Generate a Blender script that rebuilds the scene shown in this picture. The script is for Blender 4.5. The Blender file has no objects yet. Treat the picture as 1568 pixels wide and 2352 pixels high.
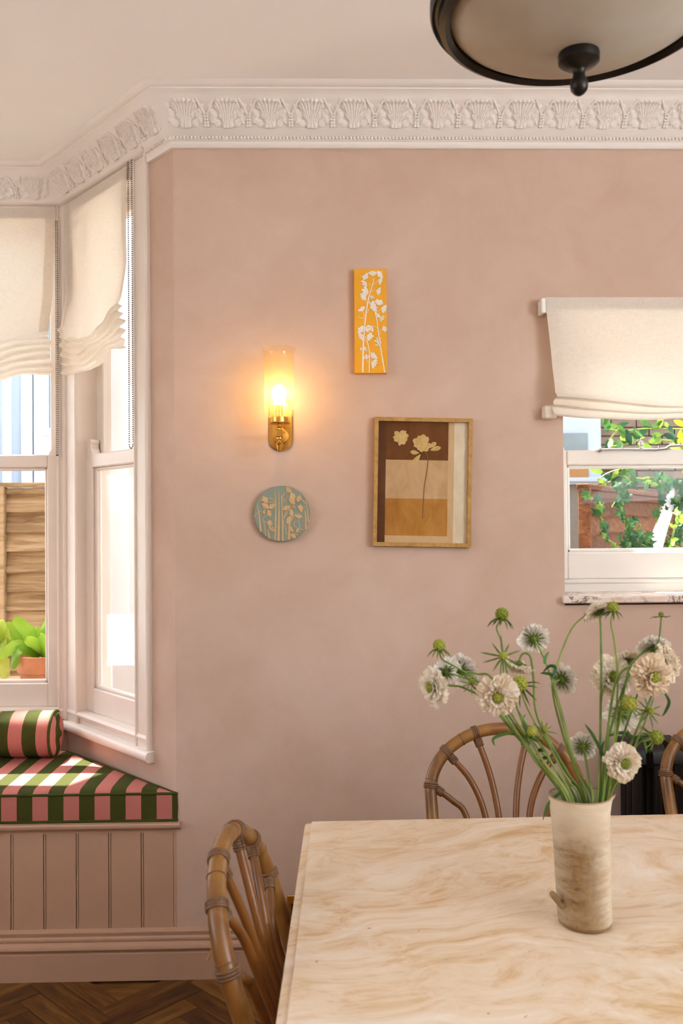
import bpy, math, random
from mathutils import Vector, Matrix
random.seed(7)
SC = bpy.context.scene
COL = SC.collection
PI = math.pi

# ------------------------------------------------------------------ camera
F_PX = 2050.0
CAM = Vector((0, 0, 1.43))
_y, _p, _r = math.radians(-1.3), math.radians(0.7), math.radians(-0.43)
FWD = Vector((-math.sin(_y)*math.cos(_p), math.cos(_y)*math.cos(_p), math.sin(_p)))
_rt = Vector((math.cos(_y), math.sin(_y), 0)); _up = _rt.cross(FWD)
RT = _rt*math.cos(_r) + _up*math.sin(_r)
UP = _up*math.cos(_r) - _rt*math.sin(_r)
cd = bpy.data.cameras.new('camera')
cd.sensor_fit = 'VERTICAL'; cd.sensor_height = 36; cd.lens = 36*F_PX/2352
cd.dof.use_dof = True; cd.dof.focus_distance = 2.75; cd.dof.aperture_fstop = 6.3
cam = bpy.data.objects.new('camera', cd); COL.objects.link(cam)
M = Matrix.Identity(4)
for i in range(3):
    M[i][0], M[i][1], M[i][2], M[i][3] = RT[i], UP[i], -FWD[i], CAM[i]
cam.matrix_world = M
SC.camera = cam

# ------------------------------------------------------------------ light
SC.view_settings.view_transform = 'Standard'
SC.view_settings.look = 'None'
SC.view_settings.exposure = 0.36
SC.view_settings.gamma = 1.0
SC.view_settings.use_curve_mapping = False
SC.cycles.use_denoising = True
SC.cycles.max_bounces = 6
SC.cycles.diffuse_bounces = 4
SC.cycles.glossy_bounces = 3
SC.cycles.transparent_max_bounces = 12
SC.cycles.use_adaptive_sampling = True
SC.cycles.adaptive_threshold = 0.14
SC.cycles.adaptive_min_samples = 16
SC.cycles.caustics_reflective = False
SC.cycles.caustics_refractive = False
SC.cycles.sample_clamp_indirect = 6.0

w = bpy.data.worlds.new('sky'); SC.world = w; w.use_nodes = True
nt = w.node_tree; nt.nodes.clear()
sky = nt.nodes.new('ShaderNodeTexSky'); sky.sky_type = 'NISHITA'; sky.sun_disc = False
sky.sun_elevation = math.radians(62); sky.sun_rotation = math.radians(-40); sky.dust_density = 2.5
hs = nt.nodes.new('ShaderNodeHueSaturation'); hs.inputs['Saturation'].default_value = 0.55
bg = nt.nodes.new('ShaderNodeBackground'); bg.inputs[1].default_value = 0.85
wo = nt.nodes.new('ShaderNodeOutputWorld')
nt.links.new(sky.outputs[0], hs.inputs['Color']); nt.links.new(hs.outputs[0], bg.inputs[0]); nt.links.new(bg.outputs[0], wo.inputs[0])

SUN_E = math.radians(62); SUN_H = Vector((0.64, -0.77, 0)).normalized()      # horizontal travel direction
sun_dir = SUN_H*math.cos(SUN_E) + Vector((0, 0, -math.sin(SUN_E)))
sd = bpy.data.lights.new('sun', 'SUN'); sd.energy = 24.0; sd.angle = math.radians(0.6); sd.color = (1, .95, .87)
so = bpy.data.objects.new('sun', sd); COL.objects.link(so)
so.rotation_euler = sun_dir.to_track_quat('-Z', 'Y').to_euler()

def area(name, loc, direction, sx, sy, power, color):
    l = bpy.data.lights.new(name, 'AREA'); l.shape = 'RECTANGLE'; l.size = sx; l.size_y = sy
    l.energy = power; l.color = color
    o = bpy.data.objects.new(name, l); COL.objects.link(o); o.location = loc
    o.rotation_euler = Vector(direction).to_track_quat('-Z', 'Y').to_euler()
# daylight entering by the high windows in the left and right walls, beside and behind the camera
area('daylight_left', (-3.7, 0.2, 1.85), (1, .1, 2.2), 2.0, 1.0, 44, (.89, 1.0, 1.09))
area('daylight_right', (2.72, -.35, 1.85), (-1, .15, 1.7), 1.9, 1.1, 108, (.89, 1.0, 1.09))

# ------------------------------------------------------------------ pixel helpers (only used to read sizes off the photograph)
def ray(px, py):
    return FWD + RT*((px-784)/F_PX) + UP*((1176-py)/F_PX)
def at(px, py, Y):
    d = ray(px, py); return CAM + d*(Y/d.y)
def atz(px, py, Z):
    d = ray(px, py); return CAM + d*((Z-CAM.z)/d.z)

# ------------------------------------------------------------------ mesh helpers
class MB:
    def __init__(s): s.v = []; s.f = []
    def add(s, vs, fs):
        n = len(s.v); s.v += [tuple(p) for p in vs]; s.f += [tuple(i+n for i in f) for f in fs]; return s
    def box(s, x0, x1, y0, y1, z0, z1, T=None):
        vs = [(x, y, z) for z in (z0, z1) for y in (y0, y1) for x in (x0, x1)]
        if T: vs = [T(*q) for q in vs]
        return s.add(vs, [(0,2,3,1), (4,5,7,6), (0,1,5,4), (2,6,7,3), (0,4,6,2), (1,3,7,5)])
    def cbox(s, x0, x1, y0, y1, z0, z1, c=.003, T=None):
        """box with chamfered edges"""
        c = min(c, abs(x1-x0)/2.01, abs(y1-y0)/2.01, abs(z1-z0)/2.01)
        vs = []; idx = {}
        for ix, x in enumerate((x0, x1)):
            for iy, y in enumerate((y0, y1)):
                for iz, z in enumerate((z0, z1)):
                    sx, sy, sz = (c, -c)[ix], (c, -c)[iy], (c, -c)[iz]
                    for a, q in enumerate(((x, y+sy, z+sz), (x+sx, y, z+sz), (x+sx, y+sy, z))):
                        idx[ix, iy, iz, a] = len(vs); vs.append(T(*q) if T else q)
        I = idx; fs = []
        for i in (0, 1):
            fs.append((I[i,0,0,0], I[i,1,0,0], I[i,1,1,0], I[i,0,1,0])); fs.append((I[0,i,0,1], I[1,i,0,1], I[1,i,1,1], I[0,i,1,1])); fs.append((I[0,0,i,2], I[1,0,i,2], I[1,1,i,2], I[0,1,i,2]))
        for a in (0, 1):
            for b in (0, 1):
                fs.append((I[a,b,0,0], I[a,b,1,0], I[a,b,1,1], I[a,b,0,1]))
                fs.append((I[a,0,b,0], I[a,1,b,0], I[a,1,b,2], I[a,0,b,2]))
                fs.append((I[0,a,b,1], I[1,a,b,1], I[1,a,b,2], I[0,a,b,2]))
                for c_ in (0, 1): fs.append((I[a,b,c_,0], I[a,b,c_,1], I[a,b,c_,2]))
        return s.add(vs, fs)
    def tube(s, pts, r, n=10, caps=True, flat=None):
        """tube along pts; r a number or a list; flat=(normal, factor) squashes it along a normal"""
        pts = [Vector(p) for p in pts]; k = len(pts)
        R = r if isinstance(r, (list, tuple)) else [r]*k
        tan = []
        for i in range(k):
            t = pts[min(i+1, k-1)] - pts[max(i-1, 0)]; tan.append(t.normalized() if t.length > 1e-9 else Vector((0, 0, 1)))
        a = Vector((0, 0, 1)) if abs(tan[0].z) < .9 else Vector((1, 0, 0))
        nrm = (a - tan[0]*a.dot(tan[0])).normalized(); vs = []; fs = []
        for i in range(k):
            nrm = nrm - tan[i]*nrm.dot(tan[i])
            nrm = nrm.normalized() if nrm.length > 1e-6 else tan[i].orthogonal().normalized()
            b = tan[i].cross(nrm)
            for j in range(n):
                o = (nrm*math.cos(2*PI*j/n) + b*math.sin(2*PI*j/n))*R[i]
                if flat: o = o - flat[0]*o.dot(flat[0])*(1-flat[1])
                vs.append(pts[i]+o)
        for i in range(k-1):
            for j in range(n):
                fs.append((i*n+j, i*n+(j+1) % n, (i+1)*n+(j+1) % n, (i+1)*n+j))
        if caps: fs.append(tuple(reversed(range(n)))); fs.append(tuple((k-1)*n+j for j in range(n)))
        return s.add(vs, fs)
    def lathe(s, prof, c=(0, 0, 0), n=32, T=None, cap0=False, cap1=False):
        vs = []; fs = []; m = len(prof)
        for r, z in prof:
            for j in range(n):
                q = (c[0]+r*math.cos(2*PI*j/n), c[1]+r*math.sin(2*PI*j/n), c[2]+z); vs.append(T(*q) if T else q)
        for i in range(m-1):
            for j in range(n): fs.append((i*n+j, i*n+(j+1) % n, (i+1)*n+(j+1) % n, (i+1)*n+j))
        if cap0: fs.append(tuple(reversed(range(n))))
        if cap1: fs.append(tuple((m-1)*n+j for j in range(n)))
        return s.add(vs, fs)
    def ball(s, c, r, n=12, m=7, T=None):
        rx, ry, rz = r if isinstance(r, (tuple, list)) else (r, r, r)
        vs = [(c[0], c[1], c[2]-rz)]
        for i in range(1, m):
            a = -PI/2+PI*i/m
            vs += [(c[0]+rx*math.cos(a)*math.cos(2*PI*j/n), c[1]+ry*math.cos(a)*math.sin(2*PI*j/n), c[2]+rz*math.sin(a)) for j in range(n)]
        vs.append((c[0], c[1], c[2]+rz)); L = len(vs)-1
        fs = [(0, 1+(j+1) % n, 1+j) for j in range(n)]
        for i in range(m-2):
            for j in range(n): fs.append((1+i*n+j, 1+i*n+(j+1) % n, 1+(i+1)*n+(j+1) % n, 1+(i+1)*n+j))
        fs += [(1+(m-2)*n+j, 1+(m-2)*n+(j+1) % n, L) for j in range(n)]
        if T: vs = [T(*q) for q in vs]
        return s.add(vs, fs)
    def grid(s, fn, nu, nv, closed_u=False):
        vs = [fn(i/nu, j/nv) for j in range(nv+1) for i in range(nu+(0 if closed_u else 1))]
        w_ = nu if closed_u else nu+1; fs = []
        for j in range(nv):
            for i in range(nu):
                a = j*w_+i; b = j*w_+(i+1) % w_; fs.append((a, b, b+w_, a+w_))
        return s.add(vs, fs)
    def prism(s, poly, fn, t):
        """polygon (2-D points) extruded: fn(x, y, h) -> world for h = 0..t"""
        n = len(poly); vs = [fn(x, y, 0) for x, y in poly] + [fn(x, y, t) for x, y in poly]
        fs = [tuple(reversed(range(n))), tuple(range(n, 2*n))] + [(i, (i+1) % n, n+(i+1) % n, n+i) for i in range(n)]
        return s.add(vs, fs)
    def sweep(s, path, prof, close_ends=True):
        """mould profile (p, z) swept along plan path, offset p to the left of travel, mitred"""
        off = mitres(path); m = len(prof); vs = []; fs = []
        for (P, d) in off:
            for p, z in prof: vs.append((P[0]+d[0]*p, P[1]+d[1]*p, z))
        for i in range(len(path)-1):
            for j in range(m-1): fs.append((i*m+j, i*m+j+1, (i+1)*m+j+1, (i+1)*m+j))
        if close_ends: fs.append(tuple(range(m))); fs.append(tuple(reversed(range((len(path)-1)*m, len(path)*m))))
        return s.add(vs, fs)

def mitres(path):
    out = []
    for i, P in enumerate(path):
        ns = []
        for a, b in ((i-1, i), (i, i+1)):
            if a < 0 or b >= len(path): continue
            d = Vector((path[b][0]-path[a][0], path[b][1]-path[a][1])).normalized(); ns.append(Vector((-d.y, d.x)))
        if len(ns) == 1: out.append((P, (ns[0].x, ns[0].y)))
        else:
            q = (ns[0]+ns[1])/(1+ns[0].dot(ns[1])); out.append((P, (q.x, q.y)))
    return out

def wpos(o):
    v = Vector((0, 0, 0))
    while o: v += o.location; o = o.parent
    return v
def obj(name, mb, mat, parent=None, smooth=35, base=True):
    """links mb as ONE mesh object; top-level ones get their origin at the base"""
    me = bpy.data.meshes.new(name)
    if parent is not None: o0 = wpos(parent)
    elif base:
        xs, ys, zs = zip(*mb.v); o0 = Vector(((min(xs)+max(xs))/2, (min(ys)+max(ys))/2, min(zs)))
    else: o0 = Vector((0, 0, 0))
    me.from_pydata([(x-o0.x, y-o0.y, z-o0.z) for x, y, z in mb.v], [], mb.f)
    import bmesh
    bm = bmesh.new(); bm.from_mesh(me); bmesh.ops.recalc_face_normals(bm, faces=bm.faces); bm.to_mesh(me); bm.free()
    if smooth:
        me.shade_smooth(); me.set_sharp_from_angle(angle=math.radians(smooth))
    me.materials.append(mat)
    o = bpy.data.objects.new(name, me); COL.objects.link(o)
    if parent is not None: o.parent = parent
    else: o.location = o0
    return o
def tag(o, label, cat, group=None):
    o['label'] = label; o['category'] = cat
    if group: o['group'] = group
    return o
def thing(name, loc, label, cat, group=None):
    o = bpy.data.objects.new(name, None); COL.objects.link(o); o.location = loc; o.empty_display_size = .05
    return tag(o, label, cat, group)
def struct(o): o['kind'] = 'structure'; return o
def clone(o, parent=None, recursive=True):
    c = o.copy(); COL.objects.link(c); c.parent = parent
    if recursive:
        for ch in o.children: clone(ch, c)
    return c
def spline(pts, k=6):
    pts = [Vector(p) for p in pts]; out = []
    for i in range(len(pts)-1):
        p0 = pts[max(i-1, 0)]; p1 = pts[i]; p2 = pts[i+1]; p3 = pts[min(i+2, len(pts)-1)]
        for j in range(k):
            t = j/k
            out.append(.5*((2*p1)+(p2-p0)*t+(2*p0-5*p1+4*p2-p3)*t*t+(3*p1-p0-3*p2+p3)*t**3))
    out.append(pts[-1]); return out
def lerp(a, b, t): return a+(b-a)*t
def pw(x, tab):
    """piecewise linear with smoothstep"""
    if x <= tab[0][0]: return tab[0][1]
    for (a, b), (c, d) in zip(tab, tab[1:]):
        if x <= c:
            t = (x-a)/(c-a); t = t*t*(3-2*t); return b+(d-b)*t
    return tab[-1][1]

# ------------------------------------------------------------------ materials
def lin(c):
    if isinstance(c, str): c = [int(c[i:i+2], 16)/255 for i in (0, 2, 4)]
    return tuple((x/12.92 if x <= .04045 else ((x+.055)/1.055)**2.4) for x in c)
MATS = {}
class NT:
    def __init__(s, name):
        s.m = bpy.data.materials.new(name); s.m.use_nodes = True; s.t = s.m.node_tree; s.t.nodes.clear()
        s.out = s.n('ShaderNodeOutputMaterial')
    def n(s, ty, **kw):
        x = s.t.nodes.new(ty)
        for k, v in kw.items():
            if k.startswith('_'): setattr(x, k[1:], v)
            else: x.inputs[k.replace('__', ' ')].default_value = v
        return x
    def l(s, a, b): s.t.links.new(a, b)
    def coords(s, kind='Object', scale=(1, 1, 1), rot=(0, 0, 0)):
        c = s.n('ShaderNodeTexCoord'); m = s.n('ShaderNodeMapping'); m.inputs['Scale'].default_value = scale; m.inputs['Rotation'].default_value = rot
        s.l(c.outputs[kind], m.inputs[0]); return m.outputs[0]
    def world(s, scale=(1, 1, 1), rot=(0, 0, 0)):
        g = s.n('ShaderNodeNewGeometry'); m = s.n('ShaderNodeMapping'); m.inputs['Scale'].default_value = scale; m.inputs['Rotation'].default_value = rot
        s.l(g.outputs['Position'], m.inputs[0]); return m.outputs[0]
    def noise(s, vec, scale=5, detail=3, rough=.5, dist=0):
        x = s.n('ShaderNodeTexNoise', Scale=scale, Detail=detail, Roughness=rough, Distortion=dist); s.l(vec, x.inputs['Vector']); return x.outputs[0]
    def ramp(s, fac, stops, interp='LINEAR'):
        r = s.n('ShaderNodeValToRGB'); e = r.color_ramp.elements; r.color_ramp.interpolation = interp
        while len(e) < len(stops): e.new(.5)
        for el, (p, c) in zip(e, stops): el.position = p; el.color = (*c[:3], 1)
        s.l(fac, r.inputs[0]); return r.outputs[0]
    def mix(s, fac, a, b, mode='MIX'):
        x = s.n('ShaderNodeMix', _data_type='RGBA', _blend_type=mode)
        for i, v in ((0, fac), (6, a), (7, b)):
            if hasattr(v, 'is_linked') or isinstance(v, bpy.types.NodeSocket): s.l(v, x.inputs[i])
            else: x.inputs[i].default_value = v if i == 0 else (*v[:3], 1)
        return x.outputs[2]
    def math(s, op, a, b=0.0, c=None):
        x = s.n('ShaderNodeMath', _operation=op)
        for i, v in enumerate((a, b) if c is None else (a, b, c)):
            if isinstance(v, bpy.types.NodeSocket): s.l(v, x.inputs[i])
            else: x.inputs[i].default_value = v
        return x.outputs[0]
    def sep(s, vec):
        x = s.n('ShaderNodeSeparateXYZ'); s.l(vec, x.inputs[0]); return x.outputs
    def bump(s, h, strength=.2, dist=.01):
        b = s.n('ShaderNodeBump', Strength=strength, Distance=dist); s.l(h, b.inputs['Height']); return b.outputs[0]
    def bsdf(s, col, rough=.5, metal=0, bump=None, spec=.5, **kw):
        b = s.n('ShaderNodeBsdfPrincipled', Metallic=metal)
        b.inputs['Specular IOR Level'].default_value = spec
        if isinstance(col, bpy.types.NodeSocket): s.l(col, b.inputs['Base Color'])
        else: b.inputs['Base Color'].default_value = (*col[:3], 1)
        if isinstance(rough, bpy.types.NodeSocket): s.l(rough, b.inputs['Roughness'])
        else: b.inputs['Roughness'].default_value = rough
        for k, v in kw.items(): b.inputs[k.replace('__', ' ')].default_value = v
        if bump is not None: s.l(bump, b.inputs['Normal'])
        return b.outputs[0]
    def done(s, sh): s.l(sh, s.out.inputs[0]); MATS[s.m.name] = s.m; return s.m

def simple(name, col, rough=.5, metal=0, var=.08, scale=8, bump=0, spec=.5, bscale=40, stretch=(1, 1, 1)):
    t = NT(name); c = lin(col) if isinstance(col, str) else col; v = t.coords('Object', stretch)
    nz = t.noise(v, scale, 4, .6)
    cc = t.ramp(nz, [(.3, [x*(1-var) for x in c]), (.7, [min(1, x*(1+var)) for x in c])])
    b = t.bump(t.noise(v, bscale, 4, .6), bump, .004) if bump else None
    return t.done(t.bsdf(cc, rough, metal, b, spec))

def m_plaster(name, c0, c1, c2):
    t = NT(name); v = t.world()
    a = t.noise(v, 1.3, 5, .62, .6); b = t.noise(v, 5.5, 5, .65, .8)
    f = t.math('ADD', t.math('MULTIPLY', a, .65), t.math('MULTIPLY', b, .35))
    col = t.ramp(f, [(.34, lin(c0)), (.5, lin(c1)), (.66, lin(c2))])
    return t.done(t.bsdf(col, .93, 0, t.bump(t.noise(v, 34, 5, .6), .05, .003), .2))
m_plaster('limewash_pink', 'c7a995', 'cfb3a0', 'd7bdac')
simple('paint_pink', 'c09d84', .55, 0, .02, 6, .02)
simple('paint_cornice', 'f0e8df', .75, 0, .015, 6, .02, .25)
simple('paint_ceiling', 'fbf8f4', .9, 0, .012, 2, .02, .2)
simple('paint_frame', 'efe4d8', .42, 0, .015, 6, .01)
simple('paint_white', 'f4f1ea', .42, 0, .015, 6, .01)

def m_linen():
    t = NT('linen'); v = t.world()
    wv = t.math('ADD', t.noise(t.world((1, 1, .06)), 900, 2), t.noise(t.world((.06, .06, 1)), 900, 2))
    lo = t.noise(v, 6, 4)
    f = t.math('MULTIPLY', wv, .5)
    col = t.ramp(f, [(.35, lin('eee8dd')), (.65, lin('fbf8f2'))])
    bp = t.bump(wv, .12, .001)
    d = t.n('ShaderNodeBsdfDiffuse'); t.l(col, d.inputs[0]); t.l(bp, d.inputs['Normal'])
    tr = t.n('ShaderNodeBsdfTranslucent'); t.l(t.mix(1.0, col, lin('fff3e2'), 'MULTIPLY'), tr.inputs[0])
    m = t.n('ShaderNodeMixShader'); m.inputs[0].default_value = .42; t.l(d.outputs[0], m.inputs[1]); t.l(tr.outputs[0], m.inputs[2])
    return t.done(m.outputs[0])
m_linen()

def thin_fresnel(t, k=.95, f0=.04):
    lw = t.n('ShaderNodeLayerWeight'); lw.inputs[0].default_value = .5
    return t.math('ADD', t.math('MULTIPLY', t.math('POWER', lw.outputs['Facing'], 5.0), k-f0), f0)
def m_glass():
    t = NT('window_glass'); tr = t.n('ShaderNodeBsdfTransparent'); tr.inputs[0].default_value = (.985, .99, .988, 1)
    g = t.n('ShaderNodeBsdfGlossy'); g.inputs['Roughness'].default_value = .02
    m = t.n('ShaderNodeMixShader'); t.l(thin_fresnel(t, .8, .004), m.inputs[0]); t.l(tr.outputs[0], m.inputs[1]); t.l(g.outputs[0], m.inputs[2])
    return t.done(m.outputs[0])
m_glass()
def m_pglass():
    t = NT('picture_glass'); tr = t.n('ShaderNodeBsdfTransparent'); tr.inputs[0].default_value = (.98, .98, .97, 1)
    g = t.n('ShaderNodeBsdfGlossy'); g.inputs['Roughness'].default_value = .05
    m = t.n('ShaderNodeMixShader'); t.l(thin_fresnel(t, .3, .004), m.inputs[0]); t.l(tr.outputs[0], m.inputs[1]); t.l(g.outputs[0], m.inputs[2])
    return t.done(m.outputs[0])
m_pglass()
def m_sky_pane():
    t = NT('far_pane'); return t.done(t.bsdf(lin('5f7f92'), .3, 0, None, .8))  # blue base colour stands in for sky reflected in the panes
m_sky_pane()

def m_stripe(name, axis, shift):
    # woven stripes, period .0975 m
    t = NT(name); x = t.sep(t.world())[axis]
    f = t.math('FRACT', t.math('DIVIDE', t.math('ADD', x, 10*.0975+shift), .0975))
    k = t.math('GREATER_THAN', f, .5)
    wv = t.noise(t.world((1, 1, 1)), 700, 2)
    gr = t.ramp(wv, [(.3, lin('383c17')), (.7, lin('4b4e22'))]); pk = t.ramp(wv, [(.3, lin('b2695e')), (.7, lin('c98075'))])
    return t.done(t.bsdf(t.mix(k, gr, pk), .9, 0, t.bump(wv, .15, .001), .12))
m_stripe('stripe_cotton', 0, .478); m_stripe('stripe_cotton_end', 1, .08)
simple('piping_green', '43471f', .9, 0, .1, 60, .1, .15)

def m_travertine():
    t = NT('travertine')
    w1 = t.noise(t.world((.9, .9, 1)), 1.6, 3, .5, .4)
    vec = t.n('ShaderNodeVectorMath', _operation='ADD'); g = t.world((.55, 2.3, 1)); t.l(g, vec.inputs[0])
    sc = t.n('ShaderNodeVectorMath', _operation='SCALE'); sc.inputs[3].default_value = 1.9
    nz = t.n('ShaderNodeTexNoise', Scale=1.15, Detail=3.0); t.l(t.world(), nz.inputs['Vector']); t.l(nz.outputs['Color'], sc.inputs[0]); t.l(sc.outputs[0], vec.inputs[1])
    n1 = t.noise(vec.outputs[0], 3.0, 9, .68, 1.2); n2 = t.noise(vec.outputs[0], 11, 8, .7, 1.6)
    f = t.math('ADD', t.math('MULTIPLY', n1, .62), t.math('MULTIPLY', n2, .38))
    col = t.ramp(f, [(.30, lin('bd9360')), (.41, lin('d6b58a')), (.49, lin('e5ceb0')), (.58, lin('eddcc6')), (.68, lin('f4e9da'))])
    pit = t.ramp(t.noise(t.world(), 60, 2), [(.735, (0, 0, 0)), (.76, (1, 1, 1))])
    col = t.mix(pit, col, lin('94714f'))
    return t.done(t.bsdf(col, t.ramp(n2, [(.3, (.42,)*3), (.7, (.6,)*3)]), 0, t.bump(n2, .05, .002), .35))
m_travertine()

def m_rattan():
    t = NT('rattan'); v = t.coords('Object')
    n1 = t.noise(t.coords('Object', (1, 1, .22)), 26, 5, .65, .6); n2 = t.noise(v, 5, 3)
    f = t.math('ADD', t.math('MULTIPLY', n1, .5), t.math('MULTIPLY', n2, .5))
    col = t.ramp(f, [(.28, lin('533212')), (.45, lin('7f5425')), (.6, lin('9a6e33')), (.75, lin('b48c4c'))])
    b = t.bsdf(col, .33, 0, t.bump(n1, .08, .003), .5); return t.done(b)
m_rattan()
simple('rattan_spoke', '7a4b1e', .3, 0, .3, 14, .05, .5, 60, (1, 1, .2))
simple('rattan_binding', '6d4a2a', .5, 0, .35, 60, .3)
simple('cane', 'b58c55', .55, 0, .2, 40, .3)

def m_wood(name, cs, grain=(1, 12, 12), sc=3, rough=.45, var=True):
    t = NT(name); v = t.coords('Object', grain)
    n1 = t.noise(v, sc, 6, .65, .8); oi = t.n('ShaderNodeObjectInfo')
    f = t.math('ADD', n1, t.math('MULTIPLY', t.math('SUBTRACT', oi.outputs['Random'], .5), .28)) if var else n1
    col = t.ramp(f, [(.3, lin(cs[0])), (.5, lin(cs[1])), (.7, lin(cs[2]))])
    return t.done(t.bsdf(col, rough, 0, t.bump(n1, .12, .003), .4))
m_wood('parquet_oak', ('3f2610', '69441d', '8a6230'), (1.5, 14, 14), 3, .38)
m_wood('fence_wood', ('6b4d2f', '8f7049', 'ad8d66'), (1.2, 14, 14), 2.4, .85)
m_wood('fence_orange', ('4f2d12', '6f4321', '8e6039'), (1.2, 14, 14), 2.4, .85)
m_wood('frame_oak', ('9c7436', 'b58a48', 'c89d58'), (9, 9, 9), 4, .5, False)

def m_marble():
    t = NT('sill_marble'); v = t.world((1, 1, 1)); n1 = t.noise(v, 7, 6, .65, 1.8)
    w_ = t.math('ABSOLUTE', t.math('SUBTRACT', n1, .5)); vein = t.ramp(w_, [(.0, (1,)*3), (.028, (0,)*3)])
    pat = t.ramp(t.noise(v, 3.2, 2), [(.5, (0,)*3), (.6, (1,)*3)])
    k = t.math('MULTIPLY', vein, pat)
    col = t.mix(k, t.ramp(t.noise(v, 11, 3), [(.35, lin('e6cdb8')), (.65, lin('f0e6dc'))]), lin('5a4448'))
    return t.done(t.bsdf(col, .25, 0, None, .5))
m_marble()
simple('brass', (.78, .46, .10), .27, 1, .06, 30, .03)
simple('bronze', '1f1a14', .38, .55, .5, 22, .1)
simple('black_iron', '17120f', .42, .0, .2, 20, .04, .4)
simple('steel', 'cfcfcd', .25, 1, .05, 20)
simple('plaster_white', 'efe4d6', .85, 0, .04, 40, .08, .25)
simple('plaster_buff', 'd2ae80', .85, 0, .07, 40, .1, .25)
simple('tile_yellow', 'eda92c', .7, 0, .04, 14, .04, .3)
simple('plaque_blue', '8c9687', .8, 0, .05, 14, .05, .3)
simple('terracotta', 'c8835c', .9, 0, .16, 12, .08)
simple('soil', '3b2a1c', 1, 0, .3, 60, .5)
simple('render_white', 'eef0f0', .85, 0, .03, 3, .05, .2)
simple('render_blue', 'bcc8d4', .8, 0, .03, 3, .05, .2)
simple('grass_green', '5f7f38', 1, 0, .3, 9, .5)
simple('paving', 'd8d4cc', .9, 0, .08, 6, .1)
simple('chrome_bead', '6f675b', .3, .8, .1, 30)
simple('dry_fibre', 'b58f52', .8, 0, .15, 30)

def m_stoneware():
    t = NT('stoneware'); v = t.coords('Object'); x, y, z = t.sep(v)
    n1 = t.noise(t.coords('Object', (1, 1, 4.0)), 11, 7, .72, .4); n2 = t.noise(v, 130, 3, .6)
    # a toasted flame mark on the side of the pot that was turned to the fire
    xx = t.math('DIVIDE', t.math('ADD', x, t.math('MULTIPLY', t.math('SUBTRACT', n1, .26), .07)), .052)
    side = t.math('MAXIMUM', t.math('SUBTRACT', 1.0, t.math('MULTIPLY', xx, xx)), 0.0)
    low = t.math('MINIMUM', t.math('MAXIMUM', t.math('MULTIPLY', t.math('SUBTRACT', t.math('ADD', .175, t.math('MULTIPLY', n1, .07)), z), 12.0), 0.0), 1.0)
    k2 = t.ramp(t.math('MULTIPLY', t.math('MULTIPLY', side, low), t.math('ADD', .35, n1)), [(.08, (0,)*3), (.95, (1,)*3)])
    base = t.ramp(n1, [(.3, lin('c9b493')), (.6, lin('ddd0b8')), (.8, lin('e6dccb'))])
    col = t.mix(k2, base, t.ramp(n2, [(.3, lin('6f5130')), (.7, lin('977544'))]))
    rim = t.math('GREATER_THAN', z, .2155)
    foot = t.math('LESS_THAN', z, .008)
    col = t.mix(t.math('MULTIPLY', t.math('ADD', rim, foot), .7), col, lin('8d6436'))
    return t.done(t.bsdf(col, .62, 0, t.bump(t.noise(t.coords('Object', (.15, .15, 1)), 60, 3), .18, .003), .35))
m_stoneware()

def m_leafy(name, c0, c1, trans=.35, scale=20, rough=.5, tcol=None):
    t = NT(name); v = t.coords('Object'); oi = t.n('ShaderNodeObjectInfo')
    f = t.math('ADD', t.noise(v, scale, 3), t.math('MULTIPLY', t.math('SUBTRACT', oi.outputs['Random'], .5), .5))
    col = t.ramp(f, [(.25, lin(c0)), (.75, lin(c1))])
    b = t.bsdf(col, rough, 0, None, .3)
    tr = t.n('ShaderNodeBsdfTranslucent')
    if tcol: tr.inputs[0].default_value = (*lin(tcol), 1)
    else: t.l(col, tr.inputs[0])
    m = t.n('ShaderNodeMixShader'); m.inputs[0].default_value = trans; t.l(b, m.inputs[1]); t.l(tr.outputs[0], m.inputs[2])
    return t.done(m.outputs[0])
m_leafy('petal_cream', 'efdcc0', 'fbf3e4', .42, 40, .7)
m_leafy('petal_white', 'efe9dd', 'fdfaf4', .42, 40, .7)
m_leafy('flower_green', '3d5519', '768a30', .2, 60, .5)
m_leafy('floret_green', '7a8a26', 'b3b44a', .2, 300, .6)
m_leafy('stem_green', '5f7d33', '93a650', .15, 30, .45)
m_leafy('leaf_green', '35572a', '57803a', .3, 30, .45)
m_leafy('fern_leaf', '5c9a2e', '9cc84e', .45, 12, .4, 'c8e04c')
m_leafy('lime_leaf', '9cb53a', 'd6dc6a', .45, 14, .5, 'e6ee6a')
m_leafy('ivy_leaf', '1f4429', '46733d', .3, 14, .4)
m_leafy('ivy_bright', '5f8a30', '93b343', .4, 14, .4)
m_leafy('yellow_leaf', 'd7c51f', 'f2e442', .5, 14, .5, 'ffee30')

def m_shade():
    t = NT('amber_glass'); tr = t.n('ShaderNodeBsdfTransparent'); tr.inputs[0].default_value = (1.0, .91, .72, 1)
    tl = t.n('ShaderNodeBsdfTranslucent'); tl.inputs[0].default_value = (1.0, .84, .58, 1)
    df = t.n('ShaderNodeBsdfDiffuse'); df.inputs[0].default_value = (.95, .78, .5, 1)
    m0 = t.n('ShaderNodeMixShader'); m0.inputs[0].default_value = .3; t.l(tl.outputs[0], m0.inputs[1]); t.l(df.outputs[0], m0.inputs[2])
    m1 = t.n('ShaderNodeMixShader'); m1.inputs[0].default_value = .16; t.l(tr.outputs[0], m1.inputs[1]); t.l(m0.outputs[0], m1.inputs[2])
    g = t.n('ShaderNodeBsdfGlossy'); g.inputs['Roughness'].default_value = .06
    m2 = t.n('ShaderNodeMixShader'); t.l(thin_fresnel(t, .6, .03), m2.inputs[0]); t.l(m1.outputs[0], m2.inputs[1]); t.l(g.outputs[0], m2.inputs[2])
    return t.done(m2.outputs[0])
m_shade()
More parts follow.
